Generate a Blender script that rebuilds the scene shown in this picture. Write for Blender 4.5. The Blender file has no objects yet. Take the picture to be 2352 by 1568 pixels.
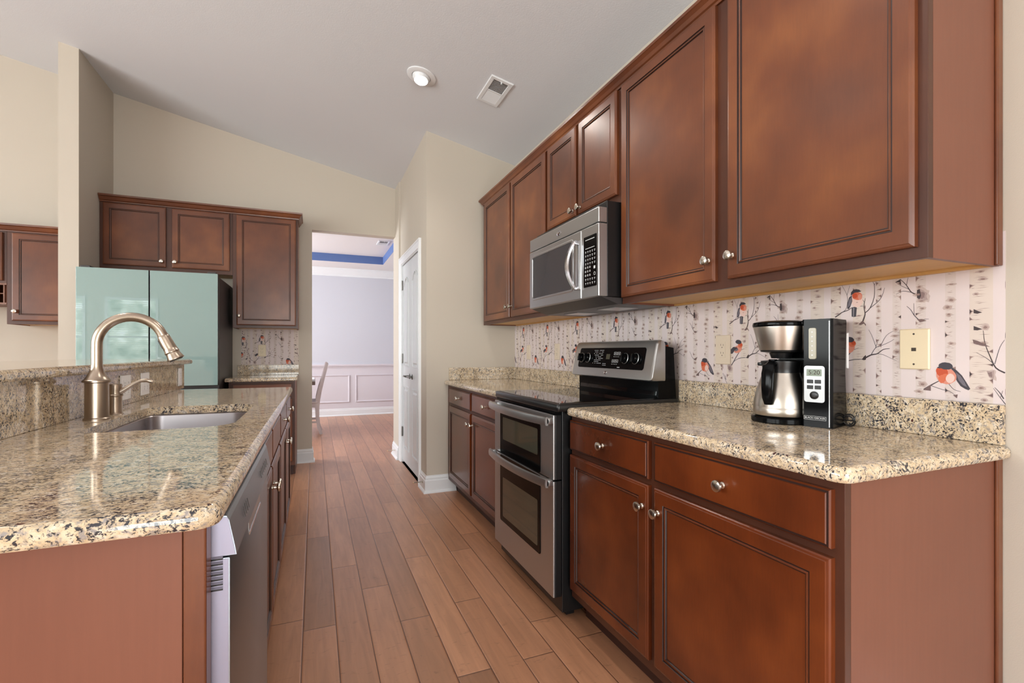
import bpy, bmesh, math, random
from mathutils import Vector, Matrix
R = math.radians
C = bpy.context.scene.collection
sc = bpy.context.scene

# ------------------------------------------------------------------ camera, world, lights, exposure
cd = bpy.data.cameras.new('camera'); cam = bpy.data.objects.new('camera', cd); C.objects.link(cam)
cam.location = (0, 0, 1.1537); cam.rotation_euler = (R(90), 0, R(-22.39))
cd.lens = 1102.35 / 2352 * 36; cd.sensor_width = 36; cd.shift_y = 22.4 / 2352; cd.clip_start = 0.02
sc.camera = cam
sc.view_settings.view_transform = 'Standard'; sc.view_settings.look = 'None'
sc.view_settings.gamma = 1; sc.view_settings.use_curve_mapping = False
sc.view_settings.exposure = 0.0

def lin(c):
    c = c / 255.0
    return c / 12.92 if c <= 0.04045 else ((c + 0.055) / 1.055) ** 2.4
def rgb(r, g, b): return (lin(r), lin(g), lin(b), 1)

w = bpy.data.worlds.new('world'); sc.world = w; w.use_nodes = True
nt = w.node_tree; nt.nodes.clear()
o = nt.nodes.new('ShaderNodeOutputWorld'); bg = nt.nodes.new('ShaderNodeBackground'); bg.inputs[1].default_value = 5
tc = nt.nodes.new('ShaderNodeTexCoord'); sep = nt.nodes.new('ShaderNodeSeparateXYZ'); nt.links.new(tc.outputs['Generated'], sep.inputs[0])
nz = nt.nodes.new('ShaderNodeTexNoise'); nz.inputs['Scale'].default_value = 55; nz.inputs['Detail'].default_value = 6
nt.links.new(tc.outputs['Generated'], nz.inputs['Vector'])
gr = nt.nodes.new('ShaderNodeValToRGB'); gr.color_ramp.elements[0].position = .35; gr.color_ramp.elements[1].position = .68
gr.color_ramp.elements[0].color = (.10, .15, .09, 1); gr.color_ramp.elements[1].color = (.75, .82, .70, 1)
nt.links.new(nz.outputs['Fac'], gr.inputs[0])
add = nt.nodes.new('ShaderNodeMath'); add.operation = 'ADD'; mr = nt.nodes.new('ShaderNodeMapRange')
nt.links.new(sep.outputs['Z'], add.inputs[0]); nt.links.new(nz.outputs['Fac'], add.inputs[1])
mr.inputs['From Min'].default_value = .62; mr.inputs['From Max'].default_value = .8; nt.links.new(add.outputs[0], mr.inputs['Value'])
mx = nt.nodes.new('ShaderNodeMixRGB'); nt.links.new(mr.outputs[0], mx.inputs[0]); nt.links.new(gr.outputs[0], mx.inputs[1])
mx.inputs[2].default_value = (.85, .93, 1, 1); nt.links.new(mx.outputs[0], bg.inputs[0]); nt.links.new(bg.outputs[0], o.inputs[0])

def area(name, loc, rot, sx, sy, power, col=(1, 1, 1), spread=180):
    l = bpy.data.lights.new(name, 'AREA'); l.shape = 'RECTANGLE'; l.size = sx; l.size_y = sy; l.energy = power; l.color = col
    l.spread = R(spread)
    ob = bpy.data.objects.new(name, l); C.objects.link(ob); ob.location = loc; ob.rotation_euler = [R(a) for a in rot]; return ob
# daylight by the left windows; rear and dining lamps added, sources unseen
area('daylight_left_window', (-5.93, 1.0, 1.9), (0, -106, 0), 2.0, 4.2, 235, (.95, .97, 1))
area('daylight_left_back_window', (-5.93, -2.4, 1.6), (0, -104, 0), 1.8, 1.8, 110, (.93, .96, 1))
area('added_rear_door_light', (-0.1, -3.93, 1.35), (98, 0, 0), 2.4, 2.2, 150, (.95, .97, 1))  # lamp at an unseen rear door, added to light the room
area('added_dining_light', (-3.0, 7.6, 1.6), (0, -90, 0), 1.6, 2.0, 185, (.93, .95, 1))  # added lamp brightening the dining room, its window unseen

# ------------------------------------------------------------------ materials
def new_mat(name):
    m = bpy.data.materials.new(name); m.use_nodes = True
    return m, m.node_tree, m.node_tree.nodes['Principled BSDF']
def simple(name, col, rough=.5, metal=0, coat=0, bump=0, bscale=200, spec=.5, mott=0, mscale=3, aniso=0):
    m, t, b = new_mat(name)
    b.inputs['Base Color'].default_value = col; b.inputs['Roughness'].default_value = rough; b.inputs['Metallic'].default_value = metal
    b.inputs['Coat Weight'].default_value = coat; b.inputs['Coat Roughness'].default_value = .15; b.inputs['Specular IOR Level'].default_value = spec
    if aniso: b.inputs['Anisotropic'].default_value = aniso
    tc = t.nodes.new('ShaderNodeTexCoord')
    if mott or not bump:
        n = t.nodes.new('ShaderNodeTexNoise'); n.inputs['Scale'].default_value = mscale; n.inputs['Detail'].default_value = 4
        t.links.new(tc.outputs['Object'], n.inputs['Vector'])
        r = t.nodes.new('ShaderNodeMixRGB'); r.blend_type = 'MIX'
        k = mott if mott else .02
        r.inputs[1].default_value = tuple(min(1, c * (1 - k)) for c in col[:3]) + (1,)
        r.inputs[2].default_value = tuple(min(1, c * (1 + k)) for c in col[:3]) + (1,)
        t.links.new(n.outputs['Fac'], r.inputs[0]); t.links.new(r.outputs[0], b.inputs['Base Color'])
    if bump:
        n2 = t.nodes.new('ShaderNodeTexNoise'); n2.inputs['Scale'].default_value = bscale; n2.inputs['Detail'].default_value = 3
        t.links.new(tc.outputs['Object'], n2.inputs['Vector'])
        bm = t.nodes.new('ShaderNodeBump'); bm.inputs['Strength'].default_value = bump; bm.inputs['Distance'].default_value = .002
        t.links.new(n2.outputs['Fac'], bm.inputs['Height']); t.links.new(bm.outputs[0], b.inputs['Normal'])
    return m
def wood(name, c0, c1, c2, rough=.34, coat=.25, grain=(60, 60, 6), mscale=2.6, gs=.07):
    m, t, b = new_mat(name); L = t.links
    tc = t.nodes.new('ShaderNodeTexCoord')
    n1 = t.nodes.new('ShaderNodeTexNoise'); n1.inputs['Scale'].default_value = mscale; n1.inputs['Detail'].default_value = 3; n1.inputs['Roughness'].default_value = .55
    L.new(tc.outputs['Object'], n1.inputs['Vector'])
    cr = t.nodes.new('ShaderNodeValToRGB'); e = cr.color_ramp.elements
    e[0].position = .3; e[0].color = c0; e[1].position = .75; e[1].color = c2; k = e.new(.52); k.color = c1
    L.new(n1.outputs['Fac'], cr.inputs[0])
    mp = t.nodes.new('ShaderNodeMapping'); mp.inputs['Scale'].default_value = grain; L.new(tc.outputs['Object'], mp.inputs[0])
    n2 = t.nodes.new('ShaderNodeTexNoise'); n2.inputs['Scale'].default_value = 3; n2.inputs['Detail'].default_value = 6; n2.inputs['Roughness'].default_value = .7
    L.new(mp.outputs[0], n2.inputs['Vector'])
    r2 = t.nodes.new('ShaderNodeMapRange'); r2.inputs['From Min'].default_value = .3; r2.inputs['From Max'].default_value = .7
    r2.inputs['To Min'].default_value = 1-gs; r2.inputs['To Max'].default_value = 1+gs; L.new(n2.outputs['Fac'], r2.inputs['Value'])
    mm = t.nodes.new('ShaderNodeMixRGB'); mm.blend_type = 'MULTIPLY'; mm.inputs[0].default_value = 1
    L.new(cr.outputs[0], mm.inputs[1]); L.new(r2.outputs[0], mm.inputs[2]); L.new(mm.outputs[0], b.inputs['Base Color'])
    b.inputs['Roughness'].default_value = rough; b.inputs['Coat Weight'].default_value = coat; b.inputs['Coat Roughness'].default_value = .22; b.inputs['Specular IOR Level'].default_value = .38
    return m
def granite(name):
    m, t, b = new_mat(name); L = t.links
    tc = t.nodes.new('ShaderNodeTexCoord')
    wn = t.nodes.new('ShaderNodeTexNoise'); wn.inputs['Scale'].default_value = 22; wn.inputs['Detail'].default_value = 4
    mp = t.nodes.new('ShaderNodeMapping'); mp.inputs['Rotation'].default_value = (0, 0, .5); mp.inputs['Scale'].default_value = (1, 1.35, 1.2)
    L.new(tc.outputs['Object'], mp.inputs[0]); L.new(mp.outputs[0], wn.inputs['Vector'])
    sc_ = t.nodes.new('ShaderNodeVectorMath'); sc_.operation = 'SCALE'; sc_.inputs['Scale'].default_value = .03
    ad = t.nodes.new('ShaderNodeVectorMath'); L.new(wn.outputs['Color'], sc_.inputs[0]); L.new(mp.outputs[0], ad.inputs[0]); L.new(sc_.outputs[0], ad.inputs[1])
    def noise(scale, det=3, rough=.6):
        n = t.nodes.new('ShaderNodeTexNoise'); n.inputs['Scale'].default_value = scale; n.inputs['Detail'].default_value = det; n.inputs['Roughness'].default_value = rough
        L.new(ad.outputs[0], n.inputs['Vector']); return n.outputs['Fac']
    cr = t.nodes.new('ShaderNodeValToRGB'); e = cr.color_ramp.elements
    e[0].position = .34; e[0].color = rgb(150, 142, 136); e[1].position = .68; e[1].color = rgb(228, 219, 206)
    a = e.new(.45); a.color = rgb(204, 180, 146); a = e.new(.56); a.color = rgb(218, 200, 172)
    L.new(noise(44, 6, .7), cr.inputs[0])
    col = cr.outputs[0]
    def over(fac, c, lo, hi, col):
        r = t.nodes.new('ShaderNodeMapRange'); r.inputs['From Min'].default_value = lo; r.inputs['From Max'].default_value = hi
        L.new(fac, r.inputs['Value']); x = t.nodes.new('ShaderNodeMixRGB'); L.new(r.outputs[0], x.inputs[0]); L.new(col, x.inputs[1]); x.inputs[2].default_value = c
        return x.outputs[0]
    col = over(noise(70, 4), rgb(152, 144, 140), .54, .66, col); col = over(noise(190, 3), rgb(100, 92, 90), .60, .66, col)
    # dark grains, clustered
    n1 = noise(150, 4, .6); n2 = noise(15, 3)
    mu = t.nodes.new('ShaderNodeMath'); mu.operation = 'ADD'; L.new(n1, mu.inputs[0])
    h = t.nodes.new('ShaderNodeMath'); h.operation = 'MULTIPLY'; h.inputs[1].default_value = .36; L.new(n2, h.inputs[0]); L.new(h.outputs[0], mu.inputs[1])
    col = over(mu.outputs[0], rgb(50, 50, 56), .722, .78, col)
    v = t.nodes.new('ShaderNodeTexVoronoi'); v.inputs['Scale'].default_value = 48; L.new(ad.outputs[0], v.inputs['Vector'])
    inv = t.nodes.new('ShaderNodeMath'); inv.operation = 'SUBTRACT'; inv.inputs[0].default_value = 1; L.new(v.outputs['Distance'], inv.inputs[1])
    sp = t.nodes.new('ShaderNodeSeparateXYZ'); L.new(v.outputs['Color'], sp.inputs[0])
    gt = t.nodes.new('ShaderNodeMath'); gt.operation = 'GREATER_THAN'; gt.inputs[1].default_value = .9; L.new(sp.outputs[0], gt.inputs[0])
    mu2 = t.nodes.new('ShaderNodeMath'); mu2.operation = 'MULTIPLY'; L.new(inv.outputs[0], mu2.inputs[0]); L.new(gt.outputs[0], mu2.inputs[1])
    col = over(mu2.outputs[0], rgb(70, 38, 38), .76, .80, col)
    L.new(col, b.inputs['Base Color']); b.inputs['Roughness'].default_value = .07; b.inputs['Specular IOR Level'].default_value = .62
    return m
def floor_mat():
    m, t, b = new_mat('hardwood_floor'); L = t.links
    def math_(op, a, b_=None):
        n = t.nodes.new('ShaderNodeMath'); n.operation = op
        for i, q in enumerate((a, b_)):
            if q is None: continue
            if isinstance(q, (int, float)): n.inputs[i].default_value = q
            else: L.new(q, n.inputs[i])
        return n.outputs[0]
    tc = t.nodes.new('ShaderNodeTexCoord'); s = t.nodes.new('ShaderNodeSeparateXYZ'); L.new(tc.outputs['Object'], s.inputs[0])
    W = .1278
    xr = math_('DIVIDE', math_('ADD', s.outputs[0], .043 + 50 * W), W); row = math_('FLOOR', xr); fx = math_('FRACT', xr)
    wn = t.nodes.new('ShaderNodeTexWhiteNoise'); wn.noise_dimensions = '1D'; L.new(row, wn.inputs['W'])
    yr = math_('ADD', math_('DIVIDE', s.outputs[1], 1.05), math_('MULTIPLY', wn.outputs['Value'], 7.3)); idx = math_('FLOOR', yr); fy = math_('FRACT', yr)
    cv = t.nodes.new('ShaderNodeCombineXYZ'); L.new(row, cv.inputs[0]); L.new(idx, cv.inputs[1])
    w2 = t.nodes.new('ShaderNodeTexWhiteNoise'); w2.noise_dimensions = '2D'; L.new(cv.outputs[0], w2.inputs['Vector'])
    cr = t.nodes.new('ShaderNodeValToRGB'); e = cr.color_ramp.elements
    e[0].position = 0; e[0].color = rgb(154, 110, 82); e[1].position = 1; e[1].color = rgb(190, 138, 105)
    for p, c in ((.12, rgb(168, 119, 88)), (.5, rgb(177, 126, 94)), (.85, rgb(184, 132, 99))):
        k = e.new(p); k.color = c
    L.new(w2.outputs['Value'], cr.inputs[0])
    # grain
    mp = t.nodes.new('ShaderNodeMapping'); mp.inputs['Scale'].default_value = (26, 2.2, 1); 
    off = t.nodes.new('ShaderNodeVectorMath'); sc2 = t.nodes.new('ShaderNodeVectorMath'); sc2.operation = 'SCALE'; sc2.inputs['Scale'].default_value = 9
    L.new(w2.outputs['Color'], sc2.inputs[0]); L.new(tc.outputs['Object'], off.inputs[0]); L.new(sc2.outputs[0], off.inputs[1]); L.new(off.outputs[0], mp.inputs[0])
    g = t.nodes.new('ShaderNodeTexNoise'); g.inputs['Scale'].default_value = 1.4; g.inputs['Detail'].default_value = 6; g.inputs['Distortion'].default_value = .8; L.new(mp.outputs[0], g.inputs['Vector'])
    gm = t.nodes.new('ShaderNodeMapRange'); gm.inputs['From Min'].default_value = .3; gm.inputs['From Max'].default_value = .7; gm.inputs['To Min'].default_value = .84; gm.inputs['To Max'].default_value = 1.12
    L.new(g.outputs['Fac'], gm.inputs['Value'])
    # dark scrapes
    mp2 = t.nodes.new('ShaderNodeMapping'); mp2.inputs['Scale'].default_value = (14, 38, 1); L.new(off.outputs[0], mp2.inputs[0])
    g2 = t.nodes.new('ShaderNodeTexNoise'); g2.inputs['Scale'].default_value = 1.5; g2.inputs['Detail'].default_value = 5; g2.inputs['Distortion'].default_value = 1.2; L.new(mp2.outputs[0], g2.inputs['Vector'])
    g2m = t.nodes.new('ShaderNodeMapRange'); g2m.inputs['From Min'].default_value = .62; g2m.inputs['From Max'].default_value = .74; g2m.inputs['To Min'].default_value = 1; g2m.inputs['To Max'].default_value = .72
    L.new(g2.outputs['Fac'], g2m.inputs['Value'])
    mul = t.nodes.new('ShaderNodeMixRGB'); mul.blend_type = 'MULTIPLY'; mul.inputs[0].default_value = 1
    L.new(cr.outputs[0], mul.inputs[1]); L.new(math_('MULTIPLY', gm.outputs[0], g2m.outputs[0]), mul.inputs[2])
    # seams
    dx = math_('MULTIPLY', math_('MINIMUM', fx, math_('SUBTRACT', 1, fx)), W)
    dy = math_('MULTIPLY', math_('MINIMUM', fy, math_('SUBTRACT', 1, fy)), 1.05)
    d = math_('MINIMUM', dx, dy)
    sm = t.nodes.new('ShaderNodeMapRange'); sm.inputs['From Min'].default_value = .0009; sm.inputs['From Max'].default_value = .0024; L.new(d, sm.inputs['Value'])
    mx = t.nodes.new('ShaderNodeMixRGB'); mx.inputs[1].default_value = rgb(84, 48, 32); L.new(sm.outputs[0], mx.inputs[0]); L.new(mul.outputs[0], mx.inputs[2])
    L.new(mx.outputs[0], b.inputs['Base Color'])
    sm2 = t.nodes.new('ShaderNodeMapRange'); sm2.inputs['From Max'].default_value = .006; L.new(d, sm2.inputs['Value'])
    hb = math_('ADD', sm2.outputs[0], math_('MULTIPLY', g.outputs['Fac'], .5))
    bu = t.nodes.new('ShaderNodeBump'); bu.inputs['Strength'].default_value = .5; bu.inputs['Distance'].default_value = .0022; L.new(hb, bu.inputs['Height']); L.new(bu.outputs[0], b.inputs['Normal'])
    b.inputs['Roughness'].default_value = .34; b.inputs['Specular IOR Level'].default_value = .85
    return m
def brushed(name, col, rough, vert=True, metal=1):
    m, t, b = new_mat(name); L = t.links
    tc = t.nodes.new('ShaderNodeTexCoord'); mp = t.nodes.new('ShaderNodeMapping'); mp.inputs['Scale'].default_value = (300, 300, 5) if vert else (5, 5, 300)
    n = t.nodes.new('ShaderNodeTexNoise'); n.inputs['Scale'].default_value = 1; n.inputs['Detail'].default_value = 2
    L.new(tc.outputs['Object'], mp.inputs[0]); L.new(mp.outputs[0], n.inputs['Vector'])
    r = t.nodes.new('ShaderNodeMapRange'); r.inputs['To Min'].default_value = rough * .93; r.inputs['To Max'].default_value = rough * 1.08
    L.new(n.outputs['Fac'], r.inputs['Value']); L.new(r.outputs[0], b.inputs['Roughness'])
    mm = t.nodes.new('ShaderNodeMixRGB'); mm.inputs[1].default_value = tuple(c * .97 for c in col[:3]) + (1,); mm.inputs[2].default_value = col
    L.new(n.outputs['Fac'], mm.inputs[0]); L.new(mm.outputs[0], b.inputs['Base Color']); b.inputs['Metallic'].default_value = metal
    return m
def paper_mat():
    m, t, b = new_mat('birch_wallpaper'); L = t.links
    tc = t.nodes.new('ShaderNodeTexCoord'); n = t.nodes.new('ShaderNodeTexNoise'); n.inputs['Scale'].default_value = 6; L.new(tc.outputs['Object'], n.inputs['Vector'])
    x = t.nodes.new('ShaderNodeMixRGB'); x.inputs[1].default_value = rgb(210, 196, 194); x.inputs[2].default_value = rgb(220, 207, 206)
    L.new(n.outputs['Fac'], x.inputs[0]); L.new(x.outputs[0], b.inputs['Base Color']); b.inputs['Roughness'].default_value = .6
    return m
def emis(name, col, s):
    m, t, b = new_mat(name); b.inputs['Emission Color'].default_value = col; b.inputs['Emission Strength'].default_value = s
    b.inputs['Base Color'].default_value = col; return m

M = {}
M['wall'] = simple('cream_wall_paint', rgb(193, 183, 169), .75, bump=.15, bscale=350)
M['ceil'] = simple('grey_ceiling_paint', rgb(214, 216, 220), .85, bump=.3, bscale=140)
M['din_wall'] = simple('pale_lavender_wall_paint', rgb(197, 198, 206), .7, bump=.1, bscale=300)
M['din_ceil'] = simple('white_ceiling_paint', rgb(224, 219, 217), .85, bump=.2, bscale=160)
M['blue'] = simple('blue_tray_paint', rgb(90, 115, 168), .7, bump=.1, bscale=300)
M['trim'] = simple('white_trim_paint', rgb(224, 226, 228), .35)
M['door_white'] = simple('white_door_paint', rgb(204, 207, 209), .38)
M['wain'] = simple('white_wainscot_paint', rgb(208, 202, 208), .4)
M['floor'] = floor_mat()
M['granite'] = granite('speckled_tan_granite')
M['wood'] = wood('cherry_cabinet_wood', rgb(82, 43, 25), rgb(104, 56, 31), rgb(132, 78, 42))
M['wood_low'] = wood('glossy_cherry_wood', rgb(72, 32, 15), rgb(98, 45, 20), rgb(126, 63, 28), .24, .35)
M['glaze'] = simple('dark_glaze_line', rgb(44, 22, 15), .4)
M['frame_wood'] = wood('dark_cherry_frame_wood', rgb(64, 34, 23), rgb(75, 41, 27), rgb(88, 51, 33), .4, .08)
M['panel_wood'] = wood('matte_cherry_end_panel', rgb(116, 70, 53), rgb(121, 74, 56), rgb(127, 79, 60), .45, .08, (30, 30, 1.5), 1.5, .04)
M['raw'] = wood('raw_maple_underside', rgb(196, 150, 88), rgb(206, 162, 100), rgb(214, 172, 112), .5, 0, (40, 3, 40), 3)
M['hinge'] = simple('aged_steel', rgb(120, 118, 114), .3, 1)
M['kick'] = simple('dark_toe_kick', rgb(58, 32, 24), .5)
M['nickel'] = simple('satin_nickel', rgb(206, 198, 186), .22, 1)
M['steel'] = brushed('stainless_steel', rgb(184, 184, 184), .3, False, .92)
M['steel_dw'] = brushed('bluish_stainless_steel', rgb(168, 178, 188), .36, False)  # bluish reflection put into the steel's base colour
M['steel_lt'] = simple('galvanised_side_panel', rgb(158, 156, 174), .4, .6)
M['faucet'] = brushed('brushed_nickel', rgb(176, 160, 144), .3, True)
M['carafe'] = brushed('brushed_carafe_steel', rgb(196, 188, 178), .3, True)
M['sink'] = simple('satin_sink_steel', rgb(205, 200, 202), .28, 1)
M['black'] = simple('black_plastic', rgb(20, 20, 21), .3, mott=.05)
M['black_gloss'] = simple('glossy_black_plastic', rgb(9, 9, 10), .14, mott=.05, spec=.12)
M['black_glass'] = simple('black_ceramic_glass', rgb(12, 11, 12), .035, mott=.05, spec=.9)
M['oven_glass'] = simple('smoked_oven_glass', rgb(72, 72, 60), .05, mott=.2, spec=1)
M['mw_glass'] = simple('microwave_window_glass', rgb(66, 66, 68), .1, mott=.1, spec=.8)
M['teal'] = simple('pale_teal_glass', rgb(134, 160, 158), .01, mott=.02, coat=1, spec=.8)
M['teal'].node_tree.nodes['Principled BSDF'].inputs['Coat Roughness'].default_value = .004
M['char'] = simple('charcoal_metal', rgb(66, 62, 62), .42, .4)
M['ivory'] = simple('ivory_plastic', rgb(222, 206, 174), .4)
M['almond'] = simple('almond_plastic', rgb(214, 198, 178), .4)
M['white_pl'] = simple('white_plastic', rgb(240, 238, 237), .35)
M['slot'] = simple('dark_slot', rgb(60, 50, 40), .6)
M['led'] = emis('lamp_lens', (1, .97, .92, 1), 14)
M['paper'] = paper_mat()
M['ink'] = simple('printed_mark_ink', rgb(205, 205, 205), .5)
M['lcd'] = simple('lcd_screen', rgb(128, 140, 124), .2)
M['rubber'] = simple('tan_rubber_tip', rgb(205, 170, 140), .6)
M['chrome'] = simple('polished_chrome', rgb(200, 200, 205), .12, 1)
M['chair'] = simple('greyed_white_chair_wood', rgb(190, 180, 182), .55, mott=.08, mscale=20)
M['table'] = wood('dark_walnut_table', rgb(70, 46, 36), rgb(82, 55, 42), rgb(92, 62, 46), .4, .1)
M['gauge'] = simple('water_gauge_plastic', rgb(158, 152, 132), .25)
M['blind'] = simple('white_blind_slat', rgb(232, 232, 230), .5)
M['cloth'] = simple('white_cloth', rgb(222, 220, 226), .9)
INK = {'black': rgb(62, 50, 52), 'brown': rgb(112, 90, 88), 'slate': rgb(62, 58, 66), 'grey': rgb(120, 116, 122), 'smoke': rgb(160, 140, 136),
       'belly': rgb(222, 192, 182), 'orange': rgb(206, 106, 74), 'rust': rgb(190, 78, 44), 'blush': rgb(210, 138, 118),
       'trunk': rgb(212, 198, 188), 'trunk2': rgb(208, 195, 190), 'wing': rgb(108, 102, 112), 'smoke1': rgb(190, 172, 166), 'smoke2': rgb(166, 146, 142), 'smoke3': rgb(132, 110, 108), 'mark': rgb(176, 154, 146), 'mark2': rgb(138, 114, 108)}
for k, v in INK.items(): M['ink_' + k] = simple('wallpaper_ink_' + k, v, .6)

# ------------------------------------------------------------------ mesh helpers
class MB:
    def __init__(s): s.bm = bmesh.new(); s.mats = []; s.mi = 0
    def use(s, mname):
        if mname not in s.mats: s.mats.append(mname)
        s.mi = s.mats.index(mname); return s
    def _f(s, vs):
        try:
            f = s.bm.faces.new(vs); f.material_index = s.mi; return f
        except ValueError: return None
    def box(s, x0, y0, z0, x1, y1, z1, bev=0, seg=2, mat=None):
        if mat: s.use(mat)
        x0, x1 = min(x0, x1), max(x0, x1); y0, y1 = min(y0, y1), max(y0, y1); z0, z1 = min(z0, z1), max(z0, z1)
        v = [s.bm.verts.new(p) for p in ((x0,y0,z0),(x1,y0,z0),(x1,y1,z0),(x0,y1,z0),(x0,y0,z1),(x1,y0,z1),(x1,y1,z1),(x0,y1,z1))]
        fs = [s._f([v[i] for i in q]) for q in ((3,2,1,0),(4,5,6,7),(0,1,5,4),(1,2,6,5),(2,3,7,6),(3,0,4,7))]
        if bev > 0:
            es = list({e for f in fs for e in f.edges})
            r = bmesh.ops.bevel(s.bm, geom=es, offset=bev, segments=seg, profile=.5, affect='EDGES', clamp_overlap=True)
            for f in r['faces']: f.material_index = s.mi
        return s
    def obox(s, O, U, V, N, w, h, d, bev=0, mat=None):
        # oriented box: origin corner O, axes U (w), V (h), N (d)
        if mat: s.use(mat)
        O, U, V, N = map(Vector, (O, U, V, N))
        c = [O + U*a*w + V*b*h + N*k*d for k in (0,1) for b in (0,1) for a in (0,1)]
        v = [s.bm.verts.new(p) for p in c]
        fs = [s._f([v[i] for i in q]) for q in ((0,2,3,1),(4,5,7,6),(0,1,5,4),(2,6,7,3),(0,4,6,2),(1,3,7,5))]
        if bev > 0:
            es = list({e for f in fs for e in f.edges})
            r = bmesh.ops.bevel(s.bm, geom=es, offset=bev, segments=2, profile=.5, affect='EDGES', clamp_overlap=True)
            for f in r['faces']: f.material_index = s.mi
        return s
    def rings(s, rings, cap0=True, cap1=True, closed=True):
        vs = [[s.bm.verts.new(p) for p in r] for r in rings]
        n = len(vs[0])
        for a, b in zip(vs, vs[1:]):
            for i in range(n if closed else n - 1):
                j = (i + 1) % n; s._f([a[i], a[j], b[j], b[i]])
        if cap0: s._f(vs[0][::-1])
        if cap1: s._f(vs[-1])
        return vs
    def lathe(s, c, prof, n=28, axis=(0,0,1), mat=None, cap0=True, cap1=True):
        if mat: s.use(mat)
        c = Vector(c); A = Vector(axis).normalized(); U = A.orthogonal().normalized(); V = A.cross(U)
        s.rings([[c + A*h + (U*math.cos(2*math.pi*i/n) + V*math.sin(2*math.pi*i/n))*max(r, 1e-5) for i in range(n)] for r, h in prof], cap0, cap1); return s
    def tube(s, pts, rad, n=12, mat=None, sx=1, sy=1, cap=True):
        if mat: s.use(mat)
        pts = [Vector(p) for p in pts]; rads = rad if isinstance(rad, (list, tuple)) else [rad]*len(pts)
        T = [(pts[min(i+1, len(pts)-1)] - pts[max(i-1, 0)]).normalized() for i in range(len(pts))]
        U = T[0].orthogonal().normalized(); rs = []
        for p, t, r in zip(pts, T, rads):
            U = (U - t*U.dot(t)).normalized(); V = t.cross(U)
            rs.append([p + (U*math.cos(2*math.pi*i/n)*sx + V*math.sin(2*math.pi*i/n)*sy)*r for i in range(n)])
        s.rings(rs, cap, cap); return s
    def prism(s, pts, ax, a, b, bev=0, mat=None):
        # polygon pts in the plane normal to ax ('x': (y,z), 'y': (x,z), 'z': (x,y)), extruded a..b
        if mat: s.use(mat)
        mk = {'x': lambda p, k: (k, p[0], p[1]), 'y': lambda p, k: (p[0], k, p[1]), 'z': lambda p, k: (p[0], p[1], k)}[ax]
        s.rings([[mk(p, a) for p in pts], [mk(p, b) for p in pts]]); return s
    def sweep(s, path, prof, closed=False, mat=None):
        # path: 2D points (x,y); prof: closed polygon of (out, z); out = to the right of travel
        if mat: s.use(mat)
        P = [Vector(p) for p in path]; n = len(P); rs = []
        for i in range(n):
            d0 = (P[i] - P[i-1]).normalized() if (i > 0 or closed) else (P[1] - P[0]).normalized()
            d1 = (P[(i+1) % n] - P[i]).normalized() if (i < n-1 or closed) else d0
            if i == 0 and not closed: d0 = d1
            n0 = Vector((d0.y, -d0.x)); n1 = Vector((d1.y, -d1.x)); m = (n0 + n1); m = m / max(m.dot(n0), .2) if m.length > 1e-6 else n0
            rs.append([(P[i].x + m.x*q, P[i].y + m.y*q, z) for q, z in prof])
        if closed: rs.append(rs[0]); s.rings(rs, False, False)
        else: s.rings(rs)
        return s
    def panel(s, O, U, V, N, w, h, prof, fill=None, ridx=None):
        # profiled panel: prof = list of (inset, height, material)
        O, U, V, N = map(Vector, (O, U, V, N)); rs = []
        for it in prof:
            i, k = it[0], it[1]
            rs.append([O + U*a + V*b + N*k for a, b in ((i, i), (w-i, i), (w-i, h-i), (i, h-i))])
        prev = [s.bm.verts.new(p) for p in rs[0]]; s._f(prev[::-1])
        for r, it in zip(rs[1:], prof[1:]):
            s.use(it[2]); cur = [s.bm.verts.new(p) for p in r]
            for i in range(4): j = (i+1) % 4; s._f([prev[i], prev[j], cur[j], cur[i]])
            prev = cur
        if fill: s.use(fill)
        s._f(prev); return s
    def slab(s, outl, zs, hole=None, mat=None):
        # outl(inset) -> outline; zs: list of (z, inset) bottom to top; hole: inner outline points
        if mat: s.use(mat)
        vs = s.rings([[(x, y, z) for x, y in outl(i)] for z, i in zs], False, False)
        if not hole:
            s._f(vs[0][::-1]); s._f(vs[-1]); return s
        z0, z1 = zs[0][0], zs[-1][0]
        hb = [s.bm.verts.new((x, y, z0)) for x, y in hole]; ht = [s.bm.verts.new((x, y, z1)) for x, y in hole]
        n = len(hole)
        for i in range(n): j = (i+1) % n; s._f([hb[j], hb[i], ht[i], ht[j]])
        for outer, inner in ((vs[-1], ht), (vs[0], hb)):
            es = [s.bm.edges.get((outer[i], outer[(i+1) % len(outer)])) for i in range(len(outer))] + [s.bm.edges.get((inner[i], inner[(i+1) % n])) for i in range(n)]
            r = bmesh.ops.triangle_fill(s.bm, edges=[e for e in es if e], use_beauty=True)
            for f in r['geom']:
                if isinstance(f, bmesh.types.BMFace): f.material_index = s.mi
        return s
    def build(s, name, mat=None, parent=None, smooth=False, label=None, kind=None, loc=None):
        me = bpy.data.meshes.new(name)
        bmesh.ops.remove_doubles(s.bm, verts=s.bm.verts, dist=1e-6)
        bmesh.ops.recalc_face_normals(s.bm, faces=s.bm.faces)
        s.bm.to_mesh(me); s.bm.free()
        for mn in (s.mats or [mat]): me.materials.append(M[mn])
        if smooth:
            for p in me.polygons: p.use_smooth = True
            me.set_sharp_from_angle(angle=R(38))
            for p in me.polygons:
                if abs(p.normal.z) > .9995: p.use_smooth = False
        ob = bpy.data.objects.new(name, me); C.objects.link(ob)
        if parent:
            ob.parent = parent
            me.transform(Matrix.Translation(-Vector(wloc(parent))))
        elif loc:
            me.transform(Matrix.Translation(-Vector(loc))); ob.location = loc
        if label: ob['label'] = label
        if kind: ob['kind'] = kind
        return ob
def wloc(o):
    p = Vector(o.location)
    while o.parent: o = o.parent; p += Vector(o.location)
    return p
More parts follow.
